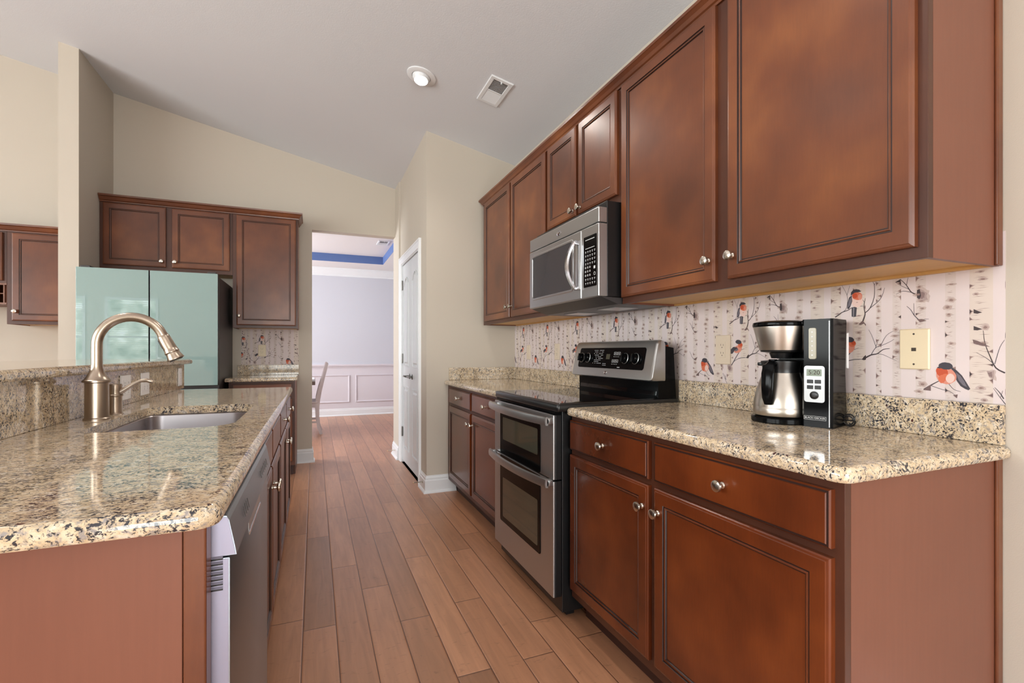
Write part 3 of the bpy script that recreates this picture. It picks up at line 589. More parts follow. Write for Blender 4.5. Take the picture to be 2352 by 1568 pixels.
# ------------------------------------------------------------------ wallpaper
ART = [('L',2.6,0.9,[(-0.066,1.269),(-0.054,1.276),(-0.044,1.283),(-0.024,1.289),(-0.011,1.296),(0.022,1.299)]),('L',1.1,0.5,[(-0.044,1.283),(-0.031,1.293),(-0.026,1.319),(-0.029,1.342),(-0.044,1.372)]),('L',0.7,0.5,[(-0.028,1.338),(-0.019,1.369)]),('L',3,0.8,[(0.021,1.248),(0.027,1.266),(0.028,1.276),(0.025,1.296),(0.027,1.313),(0.029,1.323)]),('L',1,0.6,[(0.027,1.309),(0.021,1.319)]),('L',2,0.5,[(0.028,1.276),(0.043,1.29),(0.055,1.323),(0.056,1.359),(0.051,1.372)]),('L',0.7,0.5,[(0.056,1.361),(0.06,1.371)]),('L',1.4,0.5,[(0.043,1.29),(0.068,1.31),(0.079,1.328),(0.085,1.349)]),('P','brown',0,[(0.008,1.24),(0.021,1.252),(0.031,1.239),(0.031,1.234),(0.025,1.242),(0.015,1.238)]),('L',3.2,1,[(0.025,1.13),(0.046,1.142),(0.064,1.146),(0.081,1.159),(0.099,1.162)]),('L',1.3,0.6,[(0.046,1.142),(0.059,1.164),(0.075,1.171),(0.097,1.181),(0.111,1.19)]),('L',1,0.5,[(0.059,1.164),(0.068,1.191)]),('L',1,0.5,[(0.06,1.169),(0.048,1.204),(0.039,1.222)]),('L',1,0.5,[(0.075,1.173),(0.09,1.202),(0.109,1.215)]),('L',1,0.5,[(0.064,1.146),(0.081,1.143),(0.101,1.133),(0.118,1.125)]),('L',1,0.5,[(0.02,1.128),(-0.004,1.128),(-0.021,1.124)]),('P','black',0,[(0.018,1.127),(0.025,1.137),(0.031,1.142),(0.031,1.127),(0.025,1.125)]),('L',2.2,0.9,[(0.173,1.319),(0.157,1.327),(0.143,1.351),(0.128,1.369)]),('L',0.9,0.5,[(0.144,1.349),(0.148,1.371)]),('L',1.2,0.5,[(0.157,1.327),(0.135,1.333),(0.117,1.326)]),('L',0.9,0.5,[(0.149,1.338),(0.131,1.349),(0.116,1.361)]),('P','black',0,[(0.113,1.362),(0.129,1.37),(0.128,1.36)]),('P','smoke',0,[(0.171,1.344),(0.181,1.339),(0.2,1.326),(0.202,1.298),(0.184,1.293),(0.171,1.299)]),('P','black',0,[(0.171,1.332),(0.178,1.334),(0.181,1.314),(0.177,1.305),(0.171,1.309)]),('L',1.6,0.7,[(0.178,1.242),(0.164,1.259),(0.155,1.276),(0.145,1.287)]),('L',0.9,0.5,[(0.164,1.26),(0.163,1.294)]),('L',1.2,0.5,[(0.178,1.242),(0.19,1.246),(0.2,1.246)]),('P','brown',0,[(0.171,1.247),(0.184,1.247),(0.195,1.241),(0.178,1.238)]),('L',1.6,0.6,[(0.1784,1.113),(0.1624,1.126),(0.1534,1.141),(0.1454,1.153)]),('P','brown',0,[(0.1714,1.118),(0.1954,1.128),(0.1854,1.11)]),('L',1.2,0.5,[(-0.0803,1.018),(-0.0923,1.037),(-0.1043,1.058)]),('L',0.7,0.5,[(-0.0903,1.036),(-0.0863,1.053)]),('L',2.4,0.7,[(0.363,1.099),(0.346,1.111),(0.335,1.139),(0.324,1.176),(0.321,1.208)]),('L',1.1,0.5,[(0.342,1.121),(0.327,1.136),(0.307,1.15)]),('L',1,0.5,[(-0.1017,1.121),(-0.0917,1.164),(-0.0827,1.182)]),('L',1.8,0.6,[(-0.0847,1.033),(-0.0917,1.047),(-0.1017,1.06)]),('P','smoke',0,[(0.327,1.103),(0.345,1.107),(0.346,1.079),(0.334,1.083)]),('P','black',0,[(0.301,1.266),(0.309,1.261),(0.319,1.256),(0.309,1.253),(0.301,1.255)]),('P','black',0,[(0.301,1.221),(0.309,1.217),(0.319,1.212),(0.309,1.209),(0.301,1.21)]),('P','brown',0,[(0.299,1.185),(0.31,1.181),(0.324,1.172),(0.335,1.165),(0.319,1.168),(0.301,1.174)]),('P','slate',0,[(-0.013,1.297),(0.003,1.296),(0.001,1.266),(-0.006,1.265),(-0.013,1.267)]),('P','grey',0,[(-0.009,1.295),(-0.004,1.295),(-0.006,1.266),(-0.009,1.266)]),('P','slate',0,[(-0.027,1.294),(-0.026,1.313),(-0.021,1.33),(-0.013,1.336),(-0.011,1.317),(-0.017,1.3),(-0.022,1.292)]),('P','wing',0,[(-0.025,1.298),(-0.024,1.312),(-0.019,1.326),(-0.013,1.331),(-0.013,1.317),(-0.018,1.304)]),('P','belly',0,[(0.022,1.315),(0.02,1.308),(0.017,1.302),(0.013,1.298),(0.007,1.296),(0.001,1.296),(-0.005,1.299),(-0.01,1.305),(-0.013,1.311),(-0.014,1.319),(-0.013,1.326),(-0.01,1.332),(-0.005,1.336),(0.001,1.338),(0.007,1.337),(0.013,1.334),(0.017,1.329),(0.02,1.323)]),('P','orange',0,[(0.02,1.33),(0.019,1.326),(0.017,1.323),(0.013,1.32),(0.007,1.319),(0.002,1.32),(-0.003,1.322),(-0.008,1.325),(-0.01,1.329),(-0.011,1.334),(-0.01,1.338),(-0.008,1.341),(-0.003,1.344),(0.002,1.345),(0.007,1.344),(0.013,1.342),(0.017,1.339),(0.019,1.335)]),('P','rust',0,[(0.005,1.333),(0.004,1.33),(0.003,1.328),(0.001,1.326),(-0.002,1.326),(-0.005,1.326),(-0.008,1.327),(-0.01,1.329),(-0.011,1.332),(-0.012,1.335),(-0.011,1.338),(-0.01,1.34),(-0.008,1.342),(-0.005,1.343),(-0.002,1.342),(0.001,1.341),(0.003,1.339),(0.004,1.336)]),('P','blush',0,[(0.019,1.328),(0.019,1.325),(0.018,1.322),(0.016,1.32),(0.014,1.319),(0.012,1.319),(0.01,1.321),(0.008,1.323),(0.007,1.326),(0.007,1.329),(0.007,1.332),(0.008,1.335),(0.01,1.337),(0.012,1.338),(0.014,1.338),(0.016,1.337),(0.018,1.334),(0.019,1.331)]),('P','slate',0,[(-0.016,1.335),(-0.015,1.346),(-0.009,1.353),(0.001,1.355),(0.011,1.352),(0.014,1.348),(0.018,1.348),(0.014,1.345),(0.007,1.344),(-0.004,1.344),(-0.01,1.34)]),('P','slate',0,[(-0.0633,1.143),(-0.0603,1.161),(-0.0483,1.171),(-0.0243,1.174),(-0.0223,1.165),(-0.0353,1.162),(-0.0503,1.144)]),('P','blush',0,[(-0.0063,1.174),(-0.0033,1.17),(-0.0033,1.164),(-0.0053,1.159),(-0.0093,1.153),(-0.0153,1.149),(-0.0223,1.147),(-0.0303,1.146),(-0.0363,1.147),(-0.0413,1.15),(-0.0443,1.155),(-0.0443,1.16),(-0.0423,1.166),(-0.0383,1.171),(-0.0323,1.175),(-0.0253,1.178),(-0.0183,1.178),(-0.0113,1.177)]),('P','orange',0,[(0.0007,1.178),(-0.0003,1.175),(-0.0023,1.172),(-0.0053,1.169),(-0.0093,1.168),(-0.0133,1.168),(-0.0173,1.169),(-0.0203,1.172),(-0.0223,1.175),(-0.0223,1.179),(-0.0223,1.182),(-0.0203,1.186),(-0.0173,1.188),(-0.0133,1.189),(-0.0093,1.189),(-0.0053,1.188),(-0.0023,1.185),(-0.0003,1.182)]),('P','rust',0,[(-0.0003,1.181),(-0.0003,1.179),(-0.0023,1.177),(-0.0043,1.175),(-0.0063,1.174),(-0.0083,1.174),(-0.0113,1.175),(-0.0133,1.177),(-0.0143,1.179),(-0.0143,1.181),(-0.0143,1.183),(-0.0133,1.185),(-0.0113,1.187),(-0.0083,1.187),(-0.0063,1.187),(-0.0043,1.186),(-0.0023,1.185),(-0.0003,1.183)]),('P','wing',0,[(-0.0423,1.159),(-0.0243,1.167),(-0.0203,1.159),(-0.0353,1.152)]),('P','slate',0,[(-0.0623,1.143),(-0.0603,1.158),(-0.0493,1.168),(-0.0293,1.171),(-0.0253,1.166),(-0.0383,1.159),(-0.0493,1.146)]),('P','slate',0,[(-0.0053,1.189),(-0.0073,1.186),(-0.0103,1.184),(-0.0143,1.183),(-0.0193,1.183),(-0.0253,1.184),(-0.0293,1.186),(-0.0333,1.188),(-0.0353,1.191),(-0.0353,1.195),(-0.0333,1.197),(-0.0303,1.2),(-0.0263,1.201),(-0.0203,1.201),(-0.0153,1.2),(-0.0103,1.198),(-0.0073,1.195),(-0.0053,1.192)]),('L',1,0.5,[(-0.0053,1.159),(0.0097,1.165)]),('L',1.8,2.6,[(-0.0183,1.148),(-0.0333,1.128),(-0.0463,1.109),(-0.0563,1.095)]),('L',1.6,0.5,[(-0.0473,1.109),(-0.0203,1.123),(0.0197,1.128)]),('P','smoke',0,[(-0.0803,1.095),(-0.0573,1.1),(-0.0493,1.085),(-0.0553,1.067),(-0.0723,1.066)]),('L',3,1.2,[(0.189,1.044),(0.205,1.057),(0.224,1.07)]),('L',1,0.6,[(0.205,1.056),(0.231,1.047),(0.25,1.042),(0.264,1.03)]),('L',1,0.6,[(0.247,1.063),(0.258,1.049),(0.273,1.044)]),('L',0.8,0.8,[(0.262,1.097),(0.281,1.06)]),('P','brown',0,[(0.186,1.042),(0.205,1.059),(0.205,1.041)]),('P','brown',0,[(0.256,1.033),(0.267,1.036),(0.265,1.025)]),('P','slate',0,[(0.25,1.112),(0.264,1.102),(0.276,1.088),(0.285,1.071),(0.294,1.053),(0.29,1.049),(0.283,1.052),(0.273,1.059),(0.265,1.072),(0.26,1.085)]),('P','wing',0,[(0.262,1.096),(0.272,1.088),(0.281,1.073),(0.287,1.057),(0.278,1.062),(0.269,1.074)]),('L',0.9,0.7,[(0.264,1.089),(0.273,1.076),(0.284,1.056)]),('L',0.8,0.6,[(0.267,1.094),(0.278,1.08),(0.288,1.057)]),('P','blush',0,[(0.264,1.079),(0.261,1.072),(0.255,1.067),(0.249,1.063),(0.241,1.062),(0.233,1.064),(0.226,1.069),(0.221,1.075),(0.218,1.083),(0.218,1.091),(0.221,1.098),(0.227,1.104),(0.234,1.107),(0.242,1.108),(0.25,1.105),(0.256,1.101),(0.261,1.094),(0.264,1.087)]),('P','rust',0,[(0.244,1.087),(0.242,1.084),(0.238,1.082),(0.234,1.081),(0.229,1.082),(0.224,1.085),(0.22,1.089),(0.218,1.094),(0.217,1.099),(0.218,1.104),(0.221,1.107),(0.225,1.109),(0.23,1.11),(0.234,1.108),(0.239,1.106),(0.243,1.102),(0.245,1.097),(0.245,1.092)]),('P','orange',0,[(0.256,1.076),(0.255,1.073),(0.252,1.071),(0.248,1.07),(0.243,1.07),(0.239,1.072),(0.235,1.074),(0.232,1.077),(0.231,1.081),(0.231,1.085),(0.233,1.088),(0.235,1.09),(0.239,1.091),(0.244,1.091),(0.248,1.089),(0.252,1.087),(0.255,1.084),(0.256,1.08)]),('P','belly',0,[(0.259,1.075),(0.257,1.071),(0.254,1.068),(0.251,1.066),(0.247,1.066),(0.244,1.068),(0.242,1.07),(0.24,1.074),(0.24,1.079),(0.241,1.083),(0.243,1.087),(0.246,1.09),(0.249,1.092),(0.252,1.092),(0.256,1.09),(0.258,1.087),(0.26,1.083),(0.26,1.079)]),('P','orange',0,[(0.239,1.076),(0.239,1.072),(0.237,1.069),(0.235,1.066),(0.232,1.065),(0.229,1.064),(0.227,1.066),(0.225,1.068),(0.223,1.072),(0.223,1.076),(0.223,1.08),(0.225,1.083),(0.227,1.086),(0.229,1.087),(0.232,1.088),(0.235,1.086),(0.237,1.084),(0.239,1.08)]),('P','slate',0,[(0.256,1.111),(0.255,1.108),(0.252,1.105),(0.247,1.103),(0.242,1.103),(0.236,1.103),(0.231,1.105),(0.227,1.107),(0.224,1.111),(0.223,1.114),(0.225,1.118),(0.228,1.12),(0.232,1.122),(0.238,1.123),(0.244,1.122),(0.249,1.121),(0.253,1.118),(0.255,1.115)]),('P','slate',0,[(0.219,1.107),(0.226,1.113),(0.228,1.105)])]
TRUNKS = [(0.2924,0.048),(-0.0813,0.033),(-0.0093,0.039),(0.0607,0.015),(0.1067,0.023),(0.1677,0.025),(0.2384,0.024),(0.1664,0.032),(0.1094,0.02)]

T = .4457
def clip(poly, lo, hi, ax):
    for side, val in ((1, lo), (-1, hi)):
        out = []; n = len(poly)
        for i in range(n):
            p, q = poly[i], poly[(i+1) % n]; ip = side*(p[ax]-val) >= 0; iq = side*(q[ax]-val) >= 0
            if ip: out.append(p)
            if ip != iq:
                t = (val-p[ax])/(q[ax]-p[ax]); out.append(tuple(p[k]+(q[k]-p[k])*t for k in (0, 1)))
        poly = out
        if len(poly) < 3: return []
    return poly
def tile_shapes():
    S = []; rnd = random.Random(5)
    for s0, wd in TRUNKS[:7]:
        S.append(('trunk' if wd > .03 else 'trunk2', [(s0, .9), (s0+wd, .9), (s0+wd, 1.5), (s0, 1.5)], 0))
    for s0, wd in TRUNKS[:7]:
        z = .93
        while z < 1.42:
            k = rnd.random(); left = rnd.random() < .5; h = rnd.uniform(.006, .014)
            if k < .34:    # wedge scar on one edge
                L_ = min(wd*.8, rnd.uniform(.007, .016)); e = s0 if left else s0+wd; sg = 1 if left else -1
                lo, hi = rnd.uniform(.4, 1.0), rnd.uniform(.3, .9); dz_ = rnd.uniform(-.3, .3)*h
                for nm, kk, ly in (('mark', 1.25, 1), (rnd.choice(('black', 'mark2', 'brown')), .85, 2)):
                    S.append((nm, [(e, z-h*lo*kk)] + [(e+sg*L_*kk*t*rnd.uniform(.75, 1.1), z+dz_*t + h*kk*(-lo*(1-t)**1.6)) for t in (.25, .5, .75)] + [(e+sg*L_*kk, z+dz_)] + [(e+sg*L_*kk*t*rnd.uniform(.7, 1.1), z+dz_*t + h*kk*hi*(1-t)**1.8) for t in (.75, .5, .25)] + [(e, z+h*hi*kk)], ly))
            elif k < .66:   # smudge
                c = s0 + wd*rnd.uniform(.25, .75); L_ = min(wd*.35, .008)
                sx_, sz_ = L_*rnd.uniform(.8, 1.5), h*rnd.uniform(.25, .6)
                for nm, kk, ly in (('smoke1', 1.3, 1), ('mark', .9, 2), ('mark2', .5, 3)):
                    S.append((nm, [(c + sx_*kk*math.cos(a_*.57)*rnd.uniform(.7, 1.15), z + sz_*kk*math.sin(a_*.57)*rnd.uniform(.6, 1.2)) for a_ in range(11)], ly))
            for q in range(rnd.randint(3, 7)):  # fine bark lines
                a = s0 + rnd.uniform(0, .5)*wd; b = min(s0+wd, a + rnd.uniform(.2, .6)*wd); zz = z + rnd.uniform(-.01, .01)
                S.append((rnd.choice(('mark', 'mark', 'mark2')), [(a, zz), ((a+b)/2, zz-.0006), (b, zz+.0002), ((a+b)/2, zz+.0004)], 1))
            z += rnd.uniform(.013, .026)
    for kind, a, b, pts in ART:
        if kind == 'P' and a == 'smoke':
            cx = sum(p[0] for p in pts)/len(pts); cz = sum(p[1] for p in pts)/len(pts)
            for nm, k, ly in (('smoke1', 1.05, 1), ('smoke2', .78, 2), ('smoke3', .5, 3)):
                q = []
                for i in range(len(pts)):
                    for j in range(4):
                        t = j/4; p0, p1 = pts[i], pts[(i+1) % len(pts)]; x = p0[0]+(p1[0]-p0[0])*t; z = p0[1]+(p1[1]-p0[1])*t; kk = k*rnd.uniform(.82, 1.12)
                        q.append((cx+(x-cx)*kk - (1-k)*.006, cz+(z-cz)*kk))
                S.append((nm, q, ly))
            continue
        if kind == 'P':
            S.append((a, pts, 3)); continue
        n = len(pts)
        fine = []
        for i in range(n-1):    # smooth the branch a little
            p0, p1, p2, p3 = pts[max(i-1, 0)], pts[i], pts[i+1], pts[min(i+2, n-1)]
            for k in range(3):
                t = k/3
                fine.append(tuple(.5*((2*p1[c]) + (-p0[c]+p2[c])*t + (2*p0[c]-5*p1[c]+4*p2[c]-p3[c])*t*t + (-p0[c]+3*p1[c]-3*p2[c]+p3[c])*t**3) for c in (0, 1)))
        fine.append(pts[-1]); n = len(fine)
        for i in range(n-1):
            p, q = Vector(fine[i]), Vector(fine[i+1]); d = (q-p)
            if d.length < 1e-6: continue
            d = d.normalized(); nn = Vector((-d.y, d.x))
            w0 = (a + (b-a)*i/(n-1))*.00075; w1 = (a + (b-a)*(i+1)/(n-1))*.00075; e = d*w0*.5
            S.append(('slate' if a < 2 else 'black', [tuple(p-nn*w0-e), tuple(q-nn*w1+e), tuple(q+nn*w1+e), tuple(p+nn*w0-e)], 2))
    return S
SH = tile_shapes()
def wallpaper(name, O, S_, N, smin, smax, z0, z1, offs, label, dz=None):
    # surface point = O + S_*s + z ; offs: list of tile offsets, each optionally clipped to its own range
    m = MB(); O, S_, N = Vector(O), Vector(S_), Vector(N)
    def P(s, z, k): return O + S_*s + Vector((0,0,z)) + N*(.0008 + k*.00012)
    m.use('paper'); m.rings([[O+S_*a+Vector((0,0,b))+N*.0002 for a, b in ((smin,z0),(smax,z0),(smax,z1),(smin,z1))], [P(a,b,0) for a, b in ((smin,z0),(smax,z0),(smax,z1),(smin,z1))]])
    i = 0
    for off, lo, hi, dzz in offs:
        for mat, pts, lay in SH:
            q = clip([(s+off, z+dzz) for s, z in pts], max(lo, smin), min(hi, smax), 0)
            if q: q = clip(q, z0, z1, 1)
            if len(q) < 3: continue
            i += 1
            m.use('ink_'+mat); m._f([m.bm.verts.new(P(s, z, 1 + lay + (i % 40)*.02)) for s, z in q])
    ob = m.build(name); return tag(ob, label, 'wallpaper')
wallpaper('wallpaper', (XW, 1.015, 0), (0,-1,0), (-1,0,0), 1.015-YP+.001, 1.015-.650, 1.0175, 1.46, [(-T*k, -99, 99, 0) for k in range(-1, 8)],
          'long strip of pink birch-and-robin wallpaper along the wall behind the range and coffee maker')
wallpaper('wallpaper', (-.441, YF, 0), (1,0,0), (0,-1,0), -.228, .291, 1.0175, 1.46, [(-.045, -.17, 99, -.04), (-T-.045+.0, -.17, 99, -.04), (.155-T, -9, -.17, -.055), (-.21, -9, -.17, -.055)],
          'small patch of birch-and-robin wallpaper beside the fridge')

# ------------------------------------------------------------------ lettering helper
def lettering(s, size, O, U, V, mat, parent, name='lettering', align='CENTER', depth=.0003):
    cu = bpy.data.curves.new('t', 'FONT'); cu.body = s; cu.size = size; cu.align_x = align; cu.align_y = 'CENTER'; cu.extrude = depth
    ob = bpy.data.objects.new('t', cu); C.objects.link(ob)
    dg = bpy.context.evaluated_depsgraph_get(); me = bpy.data.meshes.new_from_object(ob.evaluated_get(dg)); bpy.data.objects.remove(ob)
    U = Vector(U).normalized(); V = Vector(V).normalized(); N = U.cross(V)
    mt = Matrix((U, V, N)).transposed().to_4x4(); mt.translation = Vector(O) - (wloc(parent) if parent else Vector())
    me.transform(mt); me.materials.clear(); me.materials.append(M[mat])
    o = bpy.data.objects.new(name, me); C.objects.link(o); o.parent = parent; return o

# ------------------------------------------------------------------ range
t = thing('electric_range', (1.28, 2.15, 0), 'stainless steel double-oven electric range with black glass cooktop, between the base cabinets', 'range')
Y0, Y1 = 1.824, 2.550
m = MB().box(.985, Y0, .03, 1.60, Y1, .90, .002, mat='black'); 
for a in (Y0+.03, Y1-.07): m.box(1.02, a, 0, 1.06, a+.04, .03); m.box(1.50, a, 0, 1.54, a+.04, .03)
m.build('body', None, t)
MB().slab(rrect(.948, 1.799, 1.60, 2.555, (.012,)*4), [(.8965, .004), (.902, 0), (.923, 0), (.929, .004), (.930, .012)], mat='black').build('cooktop_frame', None, t, True)
m = MB().slab(rrect(.966, 1.822, 1.50, 2.532, (.01,)*4), [(.9302, 0), (.9318, .001)], mat='black_glass'); m.build('cooktop_glass', None, t)
m = MB()
m.obox((.984, Y0+.004, .602), (0,1,0), (0,0,1), (-1,0,0), Y1-Y0-.008, .278, .030, .002, mat='black'); m.obox((.9538, Y0+.004, .602), (0,1,0), (0,0,1), (-1,0,0), Y1-Y0-.008, .278, .0098, .003, mat='steel')
d1 = m.build('upper_oven_door', None, t)
m = MB().obox((.984, Y0+.004, .098), (0,1,0), (0,0,1), (-1,0,0), Y1-Y0-.008, .498, .030, .002, mat='black'); m.obox((.9538, Y0+.004, .098), (0,1,0), (0,0,1), (-1,0,0), Y1-Y0-.008, .498, .0098, .003, mat='steel')
d2 = m.build('lower_oven_door', None, t)
def yz(x, y0, y1, z0, z1, r, th=.002):
    f = rrect(y0, z0, y1, z1, (r,)*4); return [[(x, a, b) for a, b in f(0)], [(x-th, a, b) for a, b in f(0)]]
for dpar, z0, z1, w0, w1 in ((d1, .604, .824, .680, .800), (d2, .236, .592, .266, .476)):
    m = MB(); m.use('black_gloss'); m.rings(yz(.944, 1.953, 2.455, z0, z1, .012, .0025)); m.build('glass_panel', None, dpar, label='black glass surround')
    m = MB(); m.use('oven_glass'); m.rings(yz(.9415, 1.980, 2.415, w0, w1, .008, .0006)); m.build('window', None, dpar)
for dpar, z in ((d1, .855), (d2, .590)):
    m = MB(); n = 14; A_, B_ = Y0+.006, Y1-.006; rs = []
    for i in range(n+1):
        s = i/n; y = A_ + (B_-A_)*s; bow = .030*(1-(2*s-1)**2); x = .915 - bow
        rs.append([(x-.007, y, z-.017), (x+.004, y, z-.019), (x+.008, y, z), (x+.004, y, z+.019), (x-.007, y, z+.017), (x-.010, y, z)])
    m.rings(rs)
    for y in (A_, B_-.03): m.box(.912, y, z-.014, .944, y+.03, z+.014, .004)
    m.build('handle', 'steel', dpar, True)
# vent strip between cooktop and door
MB().box(.955, Y0+.01, .884, .985, Y1-.01, .8955, mat='black_gloss').build('vent_strip', None, t)
# backguard
m = MB().prism([(1.535, .9302), (1.60, .9302), (1.60, 1.16), (1.585, 1.19), (1.50, 1.19), (1.485, 1.0)][:0] or [(1.485, .931), (1.59, .931), (1.575, 1.17), (1.515, 1.18), (1.500, 1.02), (1.485, 1.015)], 'y', 1.812, 2.532, mat='black_gloss')
m.box(1.475, 1.83, .934, 1.486, 2.515, .940); m.box(1.470, 1.82, .932, 1.52, 2.525, .9345)
m.build('backguard', None, t)
MB().obox((1.4845, 2.515, .945), (0,-1,0), Vector((.17,0,1)).normalized(), Vector((-1,0,.17)).normalized(), .690, .060, .003, .001, mat='black_glass').build('backguard_panel', None, t)
m = MB(); prof = [(1.437, 1.018), (1.452, 1.012), (1.520, 1.012), (1.520, 1.190), (1.512, 1.203), (1.498, 1.208), (1.482, 1.204), (1.472, 1.190)]
def cons(y, i):
    cx = sum(p[0] for p in prof)/8; cz = sum(p[1] for p in prof)/8
    return [(x + (cx-x)*i, y, z + (cz-z)*i) for x, z in prof]
m.rings([cons(1.800, .12), cons(1.805, .03), cons(1.815, 0), cons(2.527, 0), cons(2.537, .03), cons(2.542, .12)])
con = m.build('console', 'steel', t, True)
# console face frame of reference: O bottom-left on screen (far y), U towards -y, V up the slope
O = Vector((1.437, 2.527, 1.018)); U = Vector((0,-1,0)); V = (Vector((1.472, 0, 1.190)) - Vector((1.437, 0, 1.018))).normalized(); N = U.cross(V); W_ = .71
def cface(u0, u1, v0, v1, th, r=.012, off=.0):
    f = rrect(u0, v0, u1, v1, (r,)*4); return [[O+U*a+V*b+N*off for a, b in f(0)], [O+U*a+V*b+N*(off+th) for a, b in f(0)]]
m = MB(); m.use('black_gloss'); m.rings(cface(.045, .655, .045, .157, .0015, .014)); pn = m.build('control_panel', None, con)
for k, u in enumerate((.085, .150, .505, .590)):
    p = O + U*u + V*.10 + N*.0015
    m = MB().lathe(p, [(.027,0),(.027,.004),(.024,.006),(.022,.020),(.020,.024),(0,.024)], 24, N, mat='black_gloss'); m.obox(p - U*.005 - V*.021 + N*.022, U, V, N, .010, .042, .010, .002)
    m.use('steel'); m.lathe(p, [(.0275,.004),(.0280,.008),(.0262,.009)], 24, N, cap0=False, cap1=False)
    m.build('control_knob', None, con, True)
for (u, v, ww) in ((.395, .118, .055), (.385, .078, .055)):
    for a in range(2):
        m = MB(); m.use('ink'); o_ = O+U*(u+a*.03)+V*v+N*.0016; f = rrect(0, 0, .026, .0155, (.001,)*4)
        m.rings([[o_+U*p+V*q+N*k for p, q in f(i)] for i, k in ((0,0),(0,.0003),(.0015,.0003),(.0015,0))], False, False); m.build('touch_key', None, con)
m = MB(); m.use('ink'); rnd = random.Random(3)
for (u0, u1, v0, v1) in ((.200, .290, .070, .145), (.300, .345, .060, .075)):
    v = v0
    while v < v1:
        u = u0
        while u < u1:
            q = rnd.uniform(.004, .010)
            if rnd.random() < .6: m.obox(O+U*u+V*v+N*.0016, U, V, N, q, .0022, .0002)
            u += q + .004
        v += .009
for (u, v, ww) in ((.395, .118, .055), (.385, .078, .055)):
    for a in range(2):
        o_ = O+U*(u+a*.03)+V*v+N*.0016; m.obox(o_+U*.006+V*.006, U, V, N, .014, .003, .0002)
    for a in range(4): m.obox(O+U*(u+a*.014)+V*(v-.010)+N*.0016, U, V, N, .006, .0022, .0002)
m.obox(O+U*.44+V*.052+N*.0016, U, V, N, .022, .003, .0002)
m.build('panel_print', None, con)
m = MB(); m.obox(O+U*.325+V*.095+N*.0012, U, V, N, .035, .028, .0006); m.build('display', 'oven_glass', con)
m = MB().lathe(O+U*.34+V*.022+N*.0, [(.016,0),(.016,.0015),(.014,.0025),(0,.0025)], 24, N, mat='chrome'); 
for v in m.bm.verts: 
    q = v.co - (O+U*.34+V*.022); h = q.dot(V); v.co -= V*h*.45
m.build('badge', None, con, True, label='small oval chrome badge')

# ------------------------------------------------------------------ over-the-range microwave
t = thing('microwave', (1.4, 2.23, 1.40), 'stainless steel over-the-range microwave hanging below the short wall cabinet', 'microwave')
y0, y1 = 1.862, 2.612
MB().box(1.238, y0+.001, 1.405, 1.60, y1-.001, 1.8435, .002, mat='black').build('body', None, t)
m = MB().prism([(1.205, 1.4045), (1.58, 1.3945), (1.58, 1.372), (1.30, 1.372)], 'y', y0+.004, y1-.004, mat='char')
m.build('vent_hood_underside', None, t)
MB().box(1.192, y0, 1.742, 1.2385, y1, 1.812, .004, mat='steel').build('vent_grille', None, t)
mw = MB().box(1.192, y0, 1.405, 1.2385, 2.012, 1.738, .003, mat='steel'); cp = mw.build('control_section', None, t)
mw = MB().box(1.190, 2.014, 1.405, 1.2385, y1, 1.738, .005, mat='steel'); dr = mw.build('door', None, t)
m = MB(); m.use('mw_glass'); m.rings(yz(1.190, 2.10, 2.565, 1.462, 1.700, .01, .0012)); m.build('door_window', None, dr)
m = MB(); m.use('black_gloss')
m.use('steel'); f0 = rrect(2.085, 1.450, 2.575, 1.712, (.02,)*4); f1 = rrect(2.10, 1.462, 2.565, 1.700, (.012,)*4)
m.rings([[(1.190, a, b) for a, b in f0(0)], [(1.1865, a, b) for a, b in f0(.004)], [(1.1865, a, b) for a, b in f1(0)], [(1.190, a, b) for a, b in f1(.001)]], False, False); m.build('window_bezel', None, dr, True)
m = MB().box(1.186, 2.018, 1.452, 1.190, 2.060, 1.690, .002, mat='steel')
n = 16; rs = []
for i in range(n+1):
    s = i/n; z = 1.455 + .235*s; b = (1-(2*s-1)**2); x = 1.180 - .028*b; y = 2.048 + .032*b
    rs.append([(x, y-.011, z), (x-.010, y-.006, z), (x-.012, y+.006, z), (x-.002, y+.012, z), (x+.006, y+.004, z)])
m.use('chrome'); m.rings(rs); m.box(1.170, 2.036, 1.452, 1.190, 2.056, 1.47, .003); m.box(1.170, 2.036, 1.672, 1.190, 2.056, 1.692, .003)
m.build('handle', None, dr, True)
m = MB(); m.use('black_gloss'); m.rings(yz(1.192, 1.878, 1.990, 1.455, 1.694, .004, .0015)); kp = m.build('keypad', None, cp)
m = MB(); m.use('ink'); X_ = 1.1903
m.box(X_, 1.895, 1.676, X_+.0003, 1.975, 1.679); m.box(X_, 1.895, 1.636, X_+.0003, 1.975, 1.6385)
for r in range(9):
    for c_ in range(5):
        if r in (4, 5, 6) and c_ > 2: continue
        y = 1.976 - c_*.0195; z = 1.622 - r*.0185
        if r in (4, 5, 6): m.lathe((X_+.0002, y-.003, z), [(.0052,0),(.0052,.0003),(.0038,.0003),(.0038,0)], 12, (-1,0,0), cap0=False, cap1=False); m.box(X_, y-.0045, z-.002, X_+.0003, y-.0015, z+.002)
        else: m.box(X_, y-.009, z-.001, X_+.0003, y, z+.0022); m.box(X_, y-.007, z-.006, X_+.0003, y-.001, z-.004)
m.box(X_, 1.888, 1.535, X_+.0003, 1.902, 1.548); m.lathe((X_+.0002, 1.894, 1.512), [(.008,0),(.008,.0003),(.006,.0003),(.006,0)], 16, (-1,0,0), cap0=False, cap1=False)
m.build('key_markings', None, cp)
m = MB().lathe((1.192, 2.245, 1.775), [(.023,0),(.023,.002),(.020,.003),(0,.003)], 24, (-1,0,0), mat='chrome')
for v in m.bm.verts: v.co.z = 1.775 + (v.co.z-1.775)*.55
m.build('badge', None, t, True, label='small oval chrome badge')
